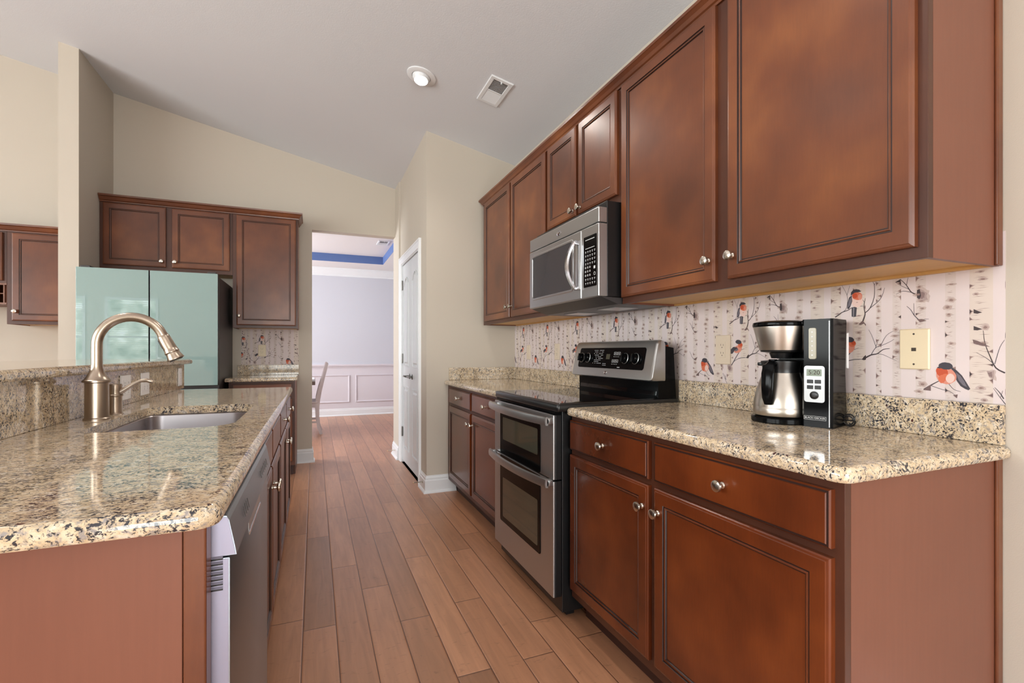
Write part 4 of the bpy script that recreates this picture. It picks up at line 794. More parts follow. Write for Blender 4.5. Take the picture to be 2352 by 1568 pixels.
for a in (1.98, 2.34): MB().box(1.36, a, 1.368, 1.50, a+.16, 1.372, mat='steel').build('grease_filter', None, t)

# ------------------------------------------------------------------ coffee maker
a16 = R(16); F = Vector((-math.cos(a16), -math.sin(a16), 0)); Rr = Vector((math.sin(a16), -math.cos(a16), 0)); Z = Vector((0,0,1)); zc = .9156
A_ = Vector((1.466, .984, zc))       # front right corner of the water tank
t = thing('coffee_maker', (1.49, 1.10, zc), 'black and stainless drip coffee maker with thermal carafe, on the granite right of the range', 'coffee maker')
def LP(r, f, z): return A_ + Rr*r + F*f + Z*z    # r: right of tank corner, f: forward, z: up
m = MB(); m.use('black_gloss'); rs = []
def tank(z, d, w_=.086, sx=0):
    pts = []
    for r, f in ((-w_, -d), (-w_, -.006), (-w_+.006, 0), (-.006, 0), (0, -.006), (0, -d+.01), (-.01, -d)): pts.append(LP(r+sx, f, z))
    return pts
m.rings([tank(0, .134), tank(.004, .136), tank(.10, .128), tank(.17, .121), tank(.25, .126), tank(.330, .132), tank(.339, .128)])
m.build('water_tank_body', None, t, True)
m = MB().obox(LP(-.0095, .0002, .004), Rr, Z, F, .0022, .328, .0008, mat='steel'); m.build('chrome_strip', None, t)
m = MB(); m.use('gauge'); f = rrect(-.066, .213, -.044, .312, (.006,)*4); m.rings([[LP(a, 0, b) for a, b in f(0)], [LP(a, .003, b) for a, b in f(.001)]]); wg = m.build('water_gauge', None, t)
m = MB(); m.use('ink')
for k in range(6): m.obox(LP(-.0575, .0031, .224 + k*.0145), Rr, Z, F, .0045, .004, .0003)
m.build('gauge_marks', None, wg)
CC = LP(-.170, -.052, 0)
def circ(c, r, z, n=32, a0=0, a1=360): return [c + F*(r*math.cos(R(a0+(a1-a0)*i/(n if a1-a0 == 360 else n-1)))) + Rr*(r*math.sin(R(a0+(a1-a0)*i/(n if a1-a0 == 360 else n-1)))) + Z*z for i in range(n)]
def cring(prof, mat, name, parent, c=CC, **k):
    m = MB(); m.use(mat); m.rings([circ(c, r, z) for r, z in prof]); return m.build(name, None, parent, True, **k)
# base plate, back column, brew basket
m = MB(); m.use('black_gloss'); m.rings([circ(CC, r, z) for r, z in ((.089,0),(.092,.003),(.092,.016),(.088,.020))]); m.obox(LP(-.175, -.130, 0), Rr, Z, F, .090, .020, .10, .002)
m.build('base_plate', None, t, True)
MB().obox(LP(-.20, -.134, .015), Rr, Z, F, .116, .222, .028, .004, mat='black_gloss').build('back_column', None, t)
m = MB(); m.use('black'); m.rings([circ(CC, r, z) for r, z in ((.030,.214),(.036,.232),(.062,.236),(.064,.242))]); m.obox(LP(-.205, -.134, .236), Rr, Z, F, .12, .090, .07, .004)
m.build('basket_housing', None, t, True)
cring(((.066,.242),(.068,.250),(.085,.318),(.085,.320)), 'carafe', 'brew_basket', t, label='brushed steel brew basket')
m = MB(); m.use('black_gloss'); m.rings([circ(CC, r, z) for r, z in ((.086,.3202),(.088,.326),(.086,.335),(.072,.339))]); m.obox(LP(-.205, -.134, .322), Rr, Z, F, .122, .014, .12, .003); m.build('lid', None, t, True)
# carafe
cring(((.072,.0205),(.083,.024),(.0855,.032),(.0857,.050),(.0848,.0515),(.0848,.053),(.0835,.072),(.078,.098),(.068,.130),(.060,.154),(.057,.166)), 'carafe', 'carafe', t, label='brushed steel thermal carafe')
m = MB(); m.use('black'); m.rings([circ(CC, r, z) for r, z in ((.0565,.1665),(.0565,.180),(.062,.202),(.062,.205),(.040,.208),(.0,.210))]); m.obox(CC + Rr*-.066 + F*.010 + Z*.188, Rr, Z, F, .02, .012, .02, .003)
m.build('carafe_lid', None, t, True)
hd = Vector((-.965, -.26, 0)).normalized()
m = MB(); hp = [CC + hd*r + Z*z for r, z in ((.052,.192),(.072,.198),(.088,.190),(.096,.165),(.099,.120),(.098,.085),(.094,.064))]
hw = Vector((hd.y, -hd.x, 0)); m.use('black_gloss'); rs = []
for i, (p, w_) in enumerate(zip(hp, (.012, .016, .020, .021, .020, .018, .012))):
    tt = (hp[min(i+1, 6)] - hp[max(i-1, 0)]).normalized(); nn = hw.cross(tt).normalized()
    rs.append([p + hw*(w_*math.cos(2*math.pi*k/16)) + nn*(.0075*math.sin(2*math.pi*k/16)) for k in range(16)])
m.rings(rs); m.obox(CC + hd*.048 - hw*.010 + Z*.2045, hd, hw, Z, .022, .020, .007, .002); m.build('carafe_handle', None, t, True)
# control panel
m = MB(); m.use('steel'); f = rrect(-.079, .078, -.021, .192, (.008,)*4); m.rings([[LP(a, 0, b) for a, b in f(0)], [LP(a, .0012, b) for a, b in f(0)]]); cp = m.build('control_panel', None, t)
m = MB().obox(LP(-.072, .0012, .160), Rr, Z, F, .043, .022, .0006, mat='lcd'); lc = m.build('display', None, cp)
lettering('5:20', .019, LP(-.0500, .0019, .171), Rr, Z, 'slot', cp, 'display_digits')
for i, (a, b, s) in enumerate(((-.0705, .137, 0), (-.0485, .137, 0), (-.0705, .119, 0), (-.0485, .119, 0))):
    m = MB().obox(LP(a, .0012, b), Rr, Z, F, .0175, .012, .0022, .002, mat='black'); bt = m.build('button', None, cp)
m = MB().lathe(LP(-.050, .0012, .100), [(.0125,0),(.0125,.002),(.011,.003),(0,.003)], 24, F, mat='black'); m.use('char'); m.lathe(LP(-.050, .0042, .100), [(.005,0),(.005,.0004),(.0038,.0004),(.0038,0)], 16, F, cap0=False, cap1=False); m.build('power_button', None, cp, True)
lb = lettering('BLACK+DECKER', .0078, LP(-.0485, .0004, .0285), Rr, Z, 'ink', t)
m = MB(); m.use('ink')
for r0, r1, z0, z1 in ((-.079, -.018, .0225, .0232), (-.079, -.018, .0338, .0345), (-.0797, -.079, .0225, .0345), (-.018, -.0173, .0225, .0345)): m.obox(LP(r0, .0002, z0), Rr, Z, F, r1-r0, z1-z0, .0003)
m.build('label_border', None, t)
m = MB(); c0 = LP(.006, -.100, .006); pts = []
for i in range(40):
    a = i/39*4*math.pi; rr = .016 + .004*math.sin(a*.7); pts.append(c0 + Rr*(.008 + rr*math.cos(a)*.9) + Z*(.014 + rr*math.sin(a)*.95) - F*(.002*math.sin(a*1.3)))
m.tube([c0 + Rr*-.02 + Z*.012] + pts, .0022, 8, mat='black'); m.build('power_cord', None, t, True)

# ------------------------------------------------------------------ wall plates
def plate_mb(O, U, N, w_, h_, mat):
    m = MB(); m.use(mat); Vz = Vector((0,0,1)); O, U, N = Vector(O), Vector(U), Vector(N); f = rrect(-w_/2, -h_/2, w_/2, h_/2, (.003,)*4)
    m.rings([[O+U*a+Vz*b+N*k for a, b in f(i)] for i, k in ((0,.0002),(0,.003),(.003,.0062))]); return m
def outlet(O, U, N, w_, h_, label, kind='outlet', mat='ivory', group='outlet and switch plates', gang=1):
    O, U, N = Vector(O), Vector(U), Vector(N); Vz = Vector((0,0,1))
    t = thing({'outlet': 'outlet_plate', 'phone': 'phone_jack_plate', 'switch': 'switch_plate'}[kind], O, label, {'outlet': 'outlet', 'phone': 'phone jack', 'switch': 'light switch'}[kind], group)
    plate_mb(O, U, N, w_, h_, mat).build('plate', None, t, True)
    for g in range(gang):
        c = O + U*((g-(gang-1)/2)*.046)
        if kind == 'outlet':
            MB().obox(c - U*.0165 - Vz*.0335 + N*.0060, U, Vz, N, .033, .067, .0016, .001, mat=mat).build('receptacle', None, t)
            m = MB(); m.use('slot')
            for dz in (-.018, .016):
                m.obox(c - U*.0075 + Vz*(dz+.001) + N*.0074, U, Vz, N, .0016, .008, .0004); m.obox(c + U*.006 + Vz*(dz+.001) + N*.0074, U, Vz, N, .0016, .007, .0004); m.lathe(c + Vz*(dz-.006) + N*.0074, [(.0022,0),(.0022,.0004),(0,.0004)], 10, N)
            m.build('slots', None, t)
        elif kind == 'switch':
            MB().obox(c - U*.0165 - Vz*.0335 + N*.0060, U, Vz, N, .033, .067, .003, .001, mat=mat).build('rocker', None, t)
        else:
            m = MB(); m.use('slot'); m.obox(c - U*.006 - Vz*.006 + N*.0061, U, Vz, N, .012, .010, .0005)
            m.build('jack', None, t)
            for sg in (1, -1): MB().lathe(c + Vz*.044*sg + N*.0061, [(.0028,0),(.0028,.0006),(0,.0006)], 10, N, mat='slot').build('screw', None, t)
    return t
XO = XW - .0015
outlet((XO, 1.560, 1.160), (0,-1,0), (-1,0,0), .080, .125, 'ivory outlet plate on the wallpaper between the range and the coffee maker', mat='almond')
outlet((XO, .849, 1.160), (0,-1,0), (-1,0,0), .076, .118, 'ivory phone jack plate on the wallpaper right of the coffee maker', 'phone')
outlet((XO, 1.075, 1.156), (0,-1,0), (-1,0,0), .076, .118, 'white outlet plate on the wallpaper, mostly hidden behind the coffee maker', mat='white_pl')
outlet((XO, 3.079, 1.150), (0,-1,0), (-1,0,0), .076, .118, 'ivory outlet plate on the wallpaper just left of the range', mat='almond')
outlet((XO, 3.580, 1.145), (0,-1,0), (-1,0,0), .076, .118, 'ivory switch plate on the wallpaper nearest the pantry wall', 'switch', mat='almond')
outlet((-.486, YF-.0015, 1.160), (1,0,0), (0,-1,0), .070, .115, 'small ivory outlet plate on the wallpaper beside the fridge')
for y, g, lb_, kd in ((2.630, 2, 'white double plate on the island splash, nearest the faucet', 'outlet'), (2.895, 2, 'white double outlet plate in the middle of the three on the island splash', 'outlet'), (3.565, 1, 'white outlet plate at the far end of the island splash', 'outlet')):
    outlet((-.7795, y, .993), (0,1,0), (1,0,0), .072 + .046*(g-1), .112, lb_, kd, 'white_pl', gang=g)

# ------------------------------------------------------------------ island
IX = -.135; SY0, SY1 = .852, 3.543
hole = rrect(-.65, 1.765, -.245, 2.478, (.03, .10, .10, .05), 6)(0)
m = MB().slab(rrect(-.7995, SY0, IX, SY1, (.004, .035, .012, .004), 6), EDGE(.8825, .915), hole=hole)
tag(m.build('countertop', 'granite', smooth=True), 'long speckled granite island countertop around the sink, at left', 'countertop')
# knee wall behind, splash and raised bar top
struct('wall_island', B(-.93, .90, 0, -.8005, 3.69, 1.070), 'wall')
tag(B(-.7995, .86, .9155, -.7805, 3.69, 1.0705, .001).build('backsplash', 'granite'), 'tall granite splash between the island counter and the raised bar', 'backsplash')
m = MB().slab(rrect(-1.42, .80, -.752, 3.80, (.02, .02, .03, .25), 7), EDGE(1.0712, 1.1035))
tag(m.build('bar_top', 'granite', smooth=True), 'raised granite bar top running behind the faucet', 'countertop')
m = MB(); m.box(-1.0, 3.6905, 1.035, -.80, 3.715, 1.0705, .002); m.box(-1.0, 3.6905, .99, -.82, 3.705, 1.03, .002); m.box(-1.0, 3.6905, .965, -.82, 3.70, .985, .002); 
struct('trim_5', m, 'trim')
FX = -.166
t = thing('island_cabinet', (-.48, 2.55, 0), 'cherry island base cabinet run with drawers and doors beyond the dishwasher', 'cabinet')
y0, y1 = 1.628, 3.53
c = MB(); c.use('panel_wood'); c.box(-.797, y0, TOE, FX-.019, y0+.016, .8822); c.box(-.797, y1-.016, TOE, FX-.019, y1, .8822); c.box(-.797, y0+.016, TOE, FX-.019, y1-.016, TOE+.016); c.box(-.797, y0+.016, TOE+.016, -.785, y1-.016, .8822)
c.build('carcass', None, t)
MB().box(FX-.019, y0, TOE, FX, y1, .8822, .001, mat='frame_wood').build('face_frame', None, t)
MB().box(FX-.09, y0+.001, 0, FX-.075, y1, TOE, mat='kick').build('toe_kick', None, t)
for a, b, kn, hd_, sp in ((1.650, 2.040, 0, 1, 0), (2.058, 2.500, 0, -1, 0), (2.535, 3.020, 1, 1, 0), (3.040, 3.512, 1, -1, 0)):
    cab_door(t, (FX, a, .734), (0,1,0), (1,0,0), b-a, .126, ((b-a)/2, .063) if kn else None, 'wood', 'drawer' if kn else 'false_drawer_front', drawer=True)
    ku = (b-a)-.025 if hd_ > 0 else .025
    cab_door(t, (FX, a, .140), (0,1,0), (1,0,0), b-a, .574, (ku, .50))
t = thing('island_end_panel', (-.48, .90, 0), 'plain cherry panel closing the near end of the island, below the granite', 'panel')
MB().box(-.797, .886, 0, -.190, .905, .882, .001, mat='panel_wood').build('panel', None, t)
MB().box(-.1895, .886, 0, -.158, .926, .882, .003, mat='wood').build('shaded_corner_stile', None, t)  # darker wood stands for the strip's shading and reflection
# dishwasher
t = thing('dishwasher', (-.4, 1.27, 0), 'stainless steel dishwasher under the island counter, seen edge-on', 'dishwasher')
y0, y1 = .933, 1.618
MB().box(-.74, y0+.002, .02, -.170, y1-.002, .868, mat='black').build('body', None, t)
m = MB().box(-.1695, y0, .10, -.131, y1, .806, .004, mat='steel_dw'); m.use('steel_lt'); m.box(-.1690, y0-.0012, .102, -.134, y0, .804)
m.build('door', None, t, True)
m = MB(); m.use('steel_dw'); m.prism([(-.1695, .809), (-.122, .809), (-.124, .822), (-.133, .868), (-.137, .876), (-.1695, .880)], 'y', y0, y1); m.use('steel_lt'); m.prism([(-.1690, .810), (-.124, .810), (-.135, .873), (-.1690, .878)], 'y', y0-.0012, y0)
cpn = m.build('control_panel', None, t)
for k in range(6): MB().obox((-.1245, 1.37+k*.030, .832), (0,1,0), Vector((-.2,0,1)).normalized(), Vector((1,0,.2)).normalized(), .004, .018, .0012, mat='char').build('button', None, cpn)
for k in range(4): MB().obox((-.1245, 1.06+k*.020, .832), (0,1,0), Vector((-.2,0,1)).normalized(), Vector((1,0,.2)).normalized(), .003, .020, .0012, mat='char').build('indicator_mark', None, cpn)
m = MB(); m.use('steel'); m.rings([[(-.1308, a, b) for a, b in rrect(1.17, .755, 1.40, .800, (.012,)*4)(0)], [(-.1302, a, b) for a, b in rrect(1.17, .755, 1.40, .800, (.012,)*4)(0)]]); m.use('chrome'); m.box(-.1305, 1.175, .757, -.1285, 1.395, .765, .001)
m.build('handle_recess', None, t)
m = MB()
for k in range(7):
    z = .752 + k*.0085; m.use('black'); m.box(-.1625, y0-.0016, z, -.142, y0-.0010, z+.0048); m.use('steel_lt'); m.prism([(y0-.0012, z+.0048), (y0-.0045, z+.0038), (y0-.0012, z+.0070)], 'x', -.1625, -.142)
m.build('side_vent', None, t, label='pressed louvre vent on the door edge')
MB().box(-.22, y0+.004, 0, -.205, y1-.004, .10, mat='kick').build('toe_kick', None, t)
# sink
m = MB(); m.use('sink')
rf = rrect(-.655, 1.760, -.240, 2.483, (.04, .10, .10, .06), 6)
m.rings([[(x, y, z) for x, y in rf(i)] for i, z in ((-.02,.881),(.0,.8815),(.006,.876),(.010,.74),(.014,.70),(.035,.682),(.06,.680))], False, True)
m.rings([[(x, y, z) for x, y in rf(i)] for i, z in ((-.02,.881),(-.02,.879),(-.003,.878),(.003,.74),(.010,.69),(.05,.674))], False, True)
s_ = m.build('kitchen_sink', None, smooth=True); tag(s_, 'undermount stainless steel sink bowl set in the island granite', 'sink')
MB().lathe((-.45, 2.12, .6802), [(.045,0),(.045,.002),(.034,.003),(.030,.001),(0,.001)], 24, mat='chrome').build('drain', None, s_, True)
# faucet
fx, fy, fz = -.704, 2.108, .9152
t = thing('kitchen_faucet', (fx, fy, fz), 'brushed nickel gooseneck pull-down faucet behind the island sink', 'faucet')
MB().lathe((fx, fy, fz), [(.038,0),(.038,.004),(.034,.008),(.0335,.128),(.0405,.131),(.0405,.137),(.036,.140),(.028,.152),(.021,.168),(.0175,.182),(.0172,.19)], 36, mat='faucet').build('base', None, t, True)
pts = [(fx, fy, fz+.185)]; ac = (fx+.099, fz+.262)
pts += [(fx, fy, fz+.22)]
for i in range(25):
    a = R(180 - i*(180+(-22))/24); pts.append((ac[0] + .099*math.cos(a), fy, ac[1] + .099*math.sin(a)))
e = Vector(pts[-1]); dd = (Vector(pts[-1]) - Vector(pts[-2])).normalized()
MB().tube(pts, .0162, 20, mat='faucet').build('gooseneck', None, t, True)
sh = MB().lathe(e, [(.0168,0),(.0168,.004),(.0185,.006),(.0195,.012),(.0215,.055),(.0225,.066),(.0240,.068),(.0240,.072),(.0225,.074),(.0235,.084),(.0275,.096),(.0275,.099),(.022,.100)], 28, dd, mat='faucet').build('spray_head', None, t, True)
MB().lathe(e + dd*.1, [(.023,0),(.021,.002),(0,.002)], 20, dd, mat='black').build('nozzle', None, sh)
sd = Vector((dd.z, 0, -dd.x)); sd = sd if sd.x < 0 else -sd
MB().obox(e + dd*.014 + sd*.0185 - Vector((0,.005,0)), dd, Vector((0,1,0)), sd, .034, .010, .004, .002, mat='char').build('spray_button', None, sh)
hx, hy = -.700, 2.262
hb = MB().lathe((hx, hy, fz), [(.027,0),(.024,.004),(.0225,.010),(.0215,.066),(.0245,.069),(.0245,.073),(.0215,.076),(.0200,.090),(.0225,.108),(.0205,.114),(0,.116)], 30, mat='faucet').build('handle_base', None, t, True)
MB().tube([(hx+.008, hy, fz+.080), (hx+.028, hy, fz+.092), (hx+.055, hy, fz+.112), (hx+.080, hy, fz+.124), (hx+.098, hy, fz+.126), (hx+.112, hy, fz+.122), (hx+.120, hy, fz+.118)], [.013,.009,.0068,.0062,.0075,.0085,.005], 14, mat='faucet').build('lever', None, hb, True)

# ------------------------------------------------------------------ fridge wall
t = thing('refrigerator', (-1.21, 5.0, 0), 'tall refrigerator with pale teal glass doors and charcoal sides, left of the passage', 'refrigerator')
fx0, fx1, fyf = -1.672, -.739, 4.62
MB().box(fx0+.004, fyf+.055, .02, fx1, 5.38, 1.775, .004, mat='char').build('body', None, t)
mid = (fx0+fx1)/2-.006
for a, b, z0, z1 in ((fx0, mid-.004, .872, 1.797), (mid+.004, fx1-.002, .872, 1.797), (fx0, mid-.004, .06, .845), (mid+.004, fx1-.002, .06, .845)):
    m = MB().box(a, fyf+.006, z0, b, fyf+.050, z1, .002, mat='char'); d = m.build('door', None, t)
    MB().box(a+.001, fyf, z0+.001, b-.001, fyf+.0058, z1-.001, .001, mat='teal').build('glass_front', None, d, label='pale teal glossy glass front')
for a in (fx0+.05, fx1-.05): MB().box(a-.03, fyf+.02, 1.7975, a+.03, fyf+.12, 1.812, .003, mat='char').build('hinge_cover', None, t)
def wcab(x0, x1, yf, yb, z0, z1, doors, label, end=True, group='wall cabinets on the fridge wall', extra=None):
    t = thing('wall_cabinet', ((x0+x1)/2, yb, z0), label, 'cabinet', group)
    c = MB(); c.use('panel_wood'); c.box(x0, yf+.019, z0, x0+.014, yb, z1); c.box(x1-.014, yf+.019, z0, x1, yb, z1); c.box(x0+.014, yf+.019, z1-.014, x1-.014, yb, z1); c.box(x0+.014, yb-.012, z0+.02, x1-.014, yb, z1-.014)
    c.build('carcass', None, t)
    MB().box(x0+.014, yf+.019, z0+.006, x1-.014, yb, z0+.018, mat='raw').build('bottom_panel', None, t, label='unfinished pale underside')
    MB().box(x0, yf, z0, x1, yf+.019, z1, .001, mat='frame_wood').build('face_frame', None, t)
    for a, b, c0, c1, ku, kv in doors: cab_door(t, (a, yf, c0), (1,0,0), (0,-1,0), b-a, c1-c0, (ku, kv), rail=.052)
    return t
YB = YF - .0015
wcab(-1.688, -.7015, 5.11, YB, 1.860, 2.4295, [(-1.663, -1.215, 1.895, 2.423, .42, .05), (-1.170, -.724, 1.895, 2.423, .025, .05)], 'wide cherry wall cabinet with two doors above the refrigerator')
wcab(-.700, -.148, 5.11, YB, 1.372, 2.4295, [(-.668, -.165, 1.398, 2.423, .02, .085)], 'tall single-door cherry wall cabinet right of the refrigerator')
m = MB().sweep([(-1.688, 5.11), (-.148, 5.11), (-.148, YB)], [(-.019,2.430),(.008,2.430),(.010,2.440),(.018,2.446),(.030,2.470),(.040,2.476),(.042,2.490),(-.019,2.490)], mat='wood')
m.box(-1.688, 5.112, 2.4305, -.150, YB, 2.489)
tag(m.build('crown_molding', None), 'cherry crown moulding above the refrigerator cabinets', 'molding')
# small base cabinet beside the fridge
t = thing('base_cabinet', (-.43, 5.15, 0), 'small cherry base cabinet between the refrigerator and the passage', 'cabinet')
c = MB(); c.use('panel_wood'); c.box(-.70, 4.895, TOE, -.684, YB, .882); c.box(-.181, 4.895, TOE, -.165, YB, .882); c.box(-.684, 4.895, TOE, -.181, YB, TOE+.016); c.box(-.684, YB-.012, TOE+.016, -.181, YB, .882); c.build('carcass', None, t)
MB().box(-.70, 4.876, TOE, -.165, 4.895, .882, .001, mat='frame_wood').build('face_frame', None, t)
MB().box(-.70, 4.95, 0, -.180, 4.965, TOE, mat='kick').build('toe_kick', None, t)
MB().box(-.181, 4.965, 0, -.165, YB, TOE, .001, mat='frame_wood').build('end_foot', None, t)
cab_door(t, (-.672, 4.876, .734), (1,0,0), (0,-1,0), .485, .126, (.2425, .063), 'wood', 'drawer', drawer=True)
cab_door(t, (-.672, 4.876, .140), (1,0,0), (0,-1,0), .485, .574, (.46, .50))
m = MB().slab(rrect(-.728, 4.835, -.145, YB, (.012, .012, .003, .003)), EDGE(.8825, .915))
tag(m.build('countertop', 'granite', smooth=True), 'small granite countertop between the refrigerator and the passage', 'countertop')
tag(B(-.700, YF-.022, .9155, -.147, YB, 1.017, .002).build('backsplash', 'granite'), 'low granite upstand on the small counter beside the refrigerator', 'backsplash')

# ------------------------------------------------------------------ cabinets beyond the fin wall, far left
wcab(-2.283, -1.835, 5.11, YB, 1.372, 2.1145, [(-2.248, -1.860, 1.400, 2.105, .025, .075)], 'cherry wall cabinet at the far left, right of the wine rack')
t = thing('wine_rack_cabinet', (-2.73, 5.3, 1.53), 'cherry wall cabinet with a row of open wine cubbies, cut by the left picture edge', 'cabinet')
c = MB(); c.use('panel_wood'); c.box(-3.13, 5.129, 1.53, -3.116, YB, 2.1145); c.box(-2.298, 5.129, 1.53, -2.284, YB, 2.1145); c.box(-3.116, 5.129, 1.53, -2.298, YB, 1.544); c.box(-3.116, 5.129, 1.69, -2.298, YB, 1.70); c.box(-3.116, YB-.01, 1.544, -2.298, YB, 2.1145); c.box(-3.116, 5.129, 2.101, -2.298, YB-.01, 2.1145); c.build('carcass', None, t)
m = MB(); m.use('wood'); x = -2.298
while x > -3.11: m.box(x-.008, 5.112, 1.544, x, 5.40, 1.69); x -= .085
m.box(-3.116, 5.111, 1.614, -2.298, 5.398, 1.620); m.box(-3.116, 5.108, 1.53, -2.284, 5.128, 1.544); m.box(-3.116, 5.108, 1.686, -2.284, 5.128, 1.70); m.build('wine_cubbies', None, t)
MB().box(-3.13, 5.11, 1.7005, -2.284, 5.129, 2.1145, .001, mat='frame_wood').build('face_frame', None, t)
cab_door(t, (-3.10, 5.11, 1.72), (1,0,0), (0,-1,0), .395, .385, (.37, .05)); cab_door(t, (-2.692, 5.11, 1.72), (1,0,0), (0,-1,0), .388, .385, (.025, .05))
m = MB().sweep([(-3.13, 5.11), (-1.835, 5.11)], [(-.019,2.115),(.008,2.115),(.010,2.125),(.018,2.131),(.030,2.155),(.040,2.161),(.042,2.175),(-.019,2.175)], mat='wood'); m.box(-3.13, 5.112, 2.1155, -1.835, YB, 2.174)
tag(m.build('crown_molding', None), 'cherry crown moulding over the cabinets at the far left', 'molding')

# ------------------------------------------------------------------ ceiling fittings
sl = math.atan(.2177); CU = Vector((math.cos(sl), 0, -math.sin(sl))); CV = Vector((0,1,0)); CN = Vector((-math.sin(sl), 0, -math.cos(sl)))
def can(x, y, label, power, vis=True):
    c = Vector((x, y, ceil_z(x)))
    t = thing('recessed_ceiling_light', c, label, 'ceiling light', 'recessed lights in the sloping ceiling')
    MB().lathe(c, [(.098,.0005),(.097,.006),(.088,.010),(.064,.010),(.060,.004),(.058,-.0)][:5], 40, CN, mat='trim', cap0=False, cap1=False).build('trim_ring', None, t, True)
    ax = (CN*.85 + Vector((-.0, -.25, -.55))).normalized()
    MB().lathe(c + CN*.004, [(.0600,0),(.058,.012),(.046,.030),(.044,.032)], 32, ax, mat='trim', cap1=False).build('gimbal', None, t, True)
    MB().lathe(c + CN*.004 + ax*.0285, [(.0455,0),(.040,.003),(.0,.005)], 32, ax, mat='led').build('lens', None, t, True)
    l = bpy.data.lights.new('ceiling_lamp', 'SPOT'); l.energy = power; l.spot_size = R(150); l.spot_blend = .8; l.shadow_soft_size = .05; l.color = (1, .95, .88)
    lo = bpy.data.objects.new('ceiling_lamp', l); C.objects.link(lo); lo.location = c + CN*.06; lo.rotation_mode = 'QUATERNION'; lo.rotation_quaternion = Vector((0,0,-1)).rotation_difference(ax)
can(.662, 3.19, 'round white recessed light in the grey sloping ceiling, left of the vent', 28)
can(.662, 1.15, 'round white recessed light above and just behind the camera', 28)
can(-1.8, 2.9, 'round white recessed light over the island, above the picture', 60)
can(-2.9, 4.45, 'round white recessed light near the far left wall, outside the picture', 9)
def vent(c, U, V, N, w_, h_, label, group=None):
    c, U, V, N = map(Vector, (c, U, V, N)); t = thing('ceiling_vent', c, label, 'vent', group)
    m = MB(); m.panel(c - U*w_/2 - V*h_/2, U, V, N, w_, h_, [(0,0,'trim'),(0,.004,'trim'),(.004,.008,'trim'),(.026,.008,'trim'),(.028,.003,'trim')], 'slot')
    m.build('frame', None, t)
    m = MB(); m.use('trim'); n = 22
    for i in range(n):
        s = i/(n-1); v = -h_/2 + .034 + (h_-.068)*s; lean = -.55 if s < .5 else .55
        m.obox(c - U*(w_/2-.028) + V*v + N*.0035, U, (V*1 + N*lean).normalized(), (N - V*lean).normalized(), w_-.056, .0075, .0012)
    m.box
    m.obox(c - U*.05 - V*.006 + N*.004, U, V, N, .10, .012, .004)
    m.build('louvres', None, t)
    MB().obox(c - V*(h_/2-.020) - U*.004 + N*.008, U, V, N, .008, .006, .014, .001, mat='trim').build('damper_lever', None, t)
vent((1.115, 3.01, ceil_z(1.115)-.0005), CU, CV, CN, .155, .31, 'white rectangular air vent in the grey sloping kitchen ceiling')
vent((.945, 7.30, 2.7595), (1,0,0), (0,1,0), (0,0,-1), .17, .31, 'white air vent in the dining room tray ceiling')

# ------------------------------------------------------------------ door stops
for y, x, lb_ in ((3.95, XP-.0165, 'thin door stop rod on the near side of the pantry doors'), (5.33, .83-.0165, 'thin door stop rod on the baseboard beyond the pantry doors')):
    t = thing('door_stop', (x, y, .075), lb_, 'door stop', 'door stops beside the pantry')
    MB().lathe((x, y, .075), [(.010,0),(.010,.003),(.0045,.006),(.0040,.070),(.005,.072)], 12, (-1,0,0), mat='nickel').build('rod', None, t, True)
    MB().lathe((x-.072, y, .075), [(.0065,0),(.0075,.003),(.0065,.012),(0,.013)], 12, (-1,0,0), mat='rubber').build('tip', None, t, True)

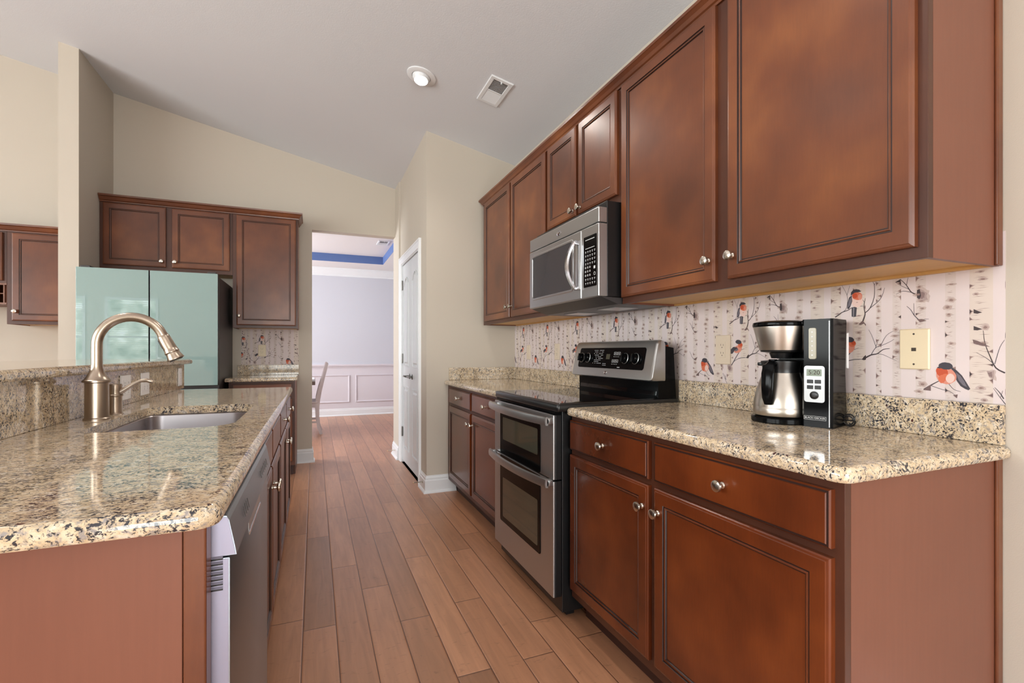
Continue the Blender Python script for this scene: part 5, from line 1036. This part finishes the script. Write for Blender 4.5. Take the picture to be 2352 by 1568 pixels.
# ------------------------------------------------------------------ dining chair and table
cx, cy = .045, 7.16
t = thing('dining_chair', (cx-.2, cy+.21, 0), 'worn white wooden dining chair with a curved back, side-on in the dining room', 'chair')
def stile(y):
    P = [(.045,0),(.012,.10),(-.005,.24),(-.008,.38),(.004,.50),(.032,.64),(.075,.80),(.104,.92),(.118,.985)]
    rs = []
    for i, (dx, z) in enumerate(P):
        q0 = Vector(P[max(i-1,0)]); q1 = Vector(P[min(i+1,len(P)-1)]); d = (q1-q0).normalized(); n_ = Vector((d.y, -d.x)); h = .019 + .010*math.sin(math.pi*min(1, z/.95))**2
        a = Vector((dx, z)) + n_*h; b = Vector((dx, z)) - n_*h
        rs.append([(cx+a.x, y, a.y), (cx+a.x, y+.032, a.y), (cx+b.x, y+.032, b.y), (cx+b.x, y, b.y)])
    rs.append([(p[0] + (cx+.122-p[0])*.5, p[1], p[2]+.013) for p in rs[-1]])
    return MB().rings(rs) and rs
for y in (cy, cy+.40):
    m = MB(); m.rings(stile(y)); m.build('back_leg', 'chair', t)
for z, dx, hh in ((.955, .110, .045), (.82, .078, .035), (.69, .046, .035), (.56, .014, .035)):
    MB().obox((cx+dx-.010, cy+.030, z-hh/2), (0,1,0), Vector((.28,0,1)).normalized(), Vector((1,0,-.28)).normalized(), .372, hh, .018, .003, mat='chair').build('back_slat', None, t)
MB().slab(rrect(cx-.44, cy-.01, cx+.005, cy+.442, (.03,)*4), [(.435,.004),(.440,0),(.455,0),(.462,.008)], mat='chair').build('seat', None, t, True)
m = MB().box(cx-.42, cy+.005, .375, cx-.012, cy+.025, .434, mat='chair'); m.box(cx-.42, cy+.41, .375, cx-.012, cy+.43, .434); m.box(cx-.42, cy+.025, .375, cx-.40, cy+.41, .434); m.build('seat_apron', None, t)
for y in (cy+.002, cy+.395): MB().box(cx-.425, y, 0, cx-.39, y+.035, .375, .004, mat='chair').build('front_leg', None, t)
m = MB().box(cx-.39, cy+.012, .16, cx-.01, cy+.028, .185, mat='chair'); m.box(cx-.39, cy+.402, .16, cx-.01, cy+.418, .185); m.build('stretcher', None, t)
t = thing('dining_table', (-1.1, 7.45, 0), 'dark wood dining table edge showing beside the passage opening', 'table')
MB().box(-2.1, 6.95, .700, .012, 7.95, .745, .004, mat='table').build('tabletop', None, t)
MB().box(-2.0, 7.05, .62, -.12, 7.85, .699, .003, mat='table').build('apron', None, t)
for x, y in ((-2.02, 7.03), (-.19, 7.03), (-2.02, 7.79), (-.19, 7.79)): MB().box(x, y, 0, x+.08, y+.08, .6195, .006, mat='table').build('leg', None, t)
tag(B(-2.0, 7.05, .7455, .006, 7.55, .775, .004).build('folded_cloth', 'cloth'), 'white folded cloth on the end of the dark dining table', 'cloth')
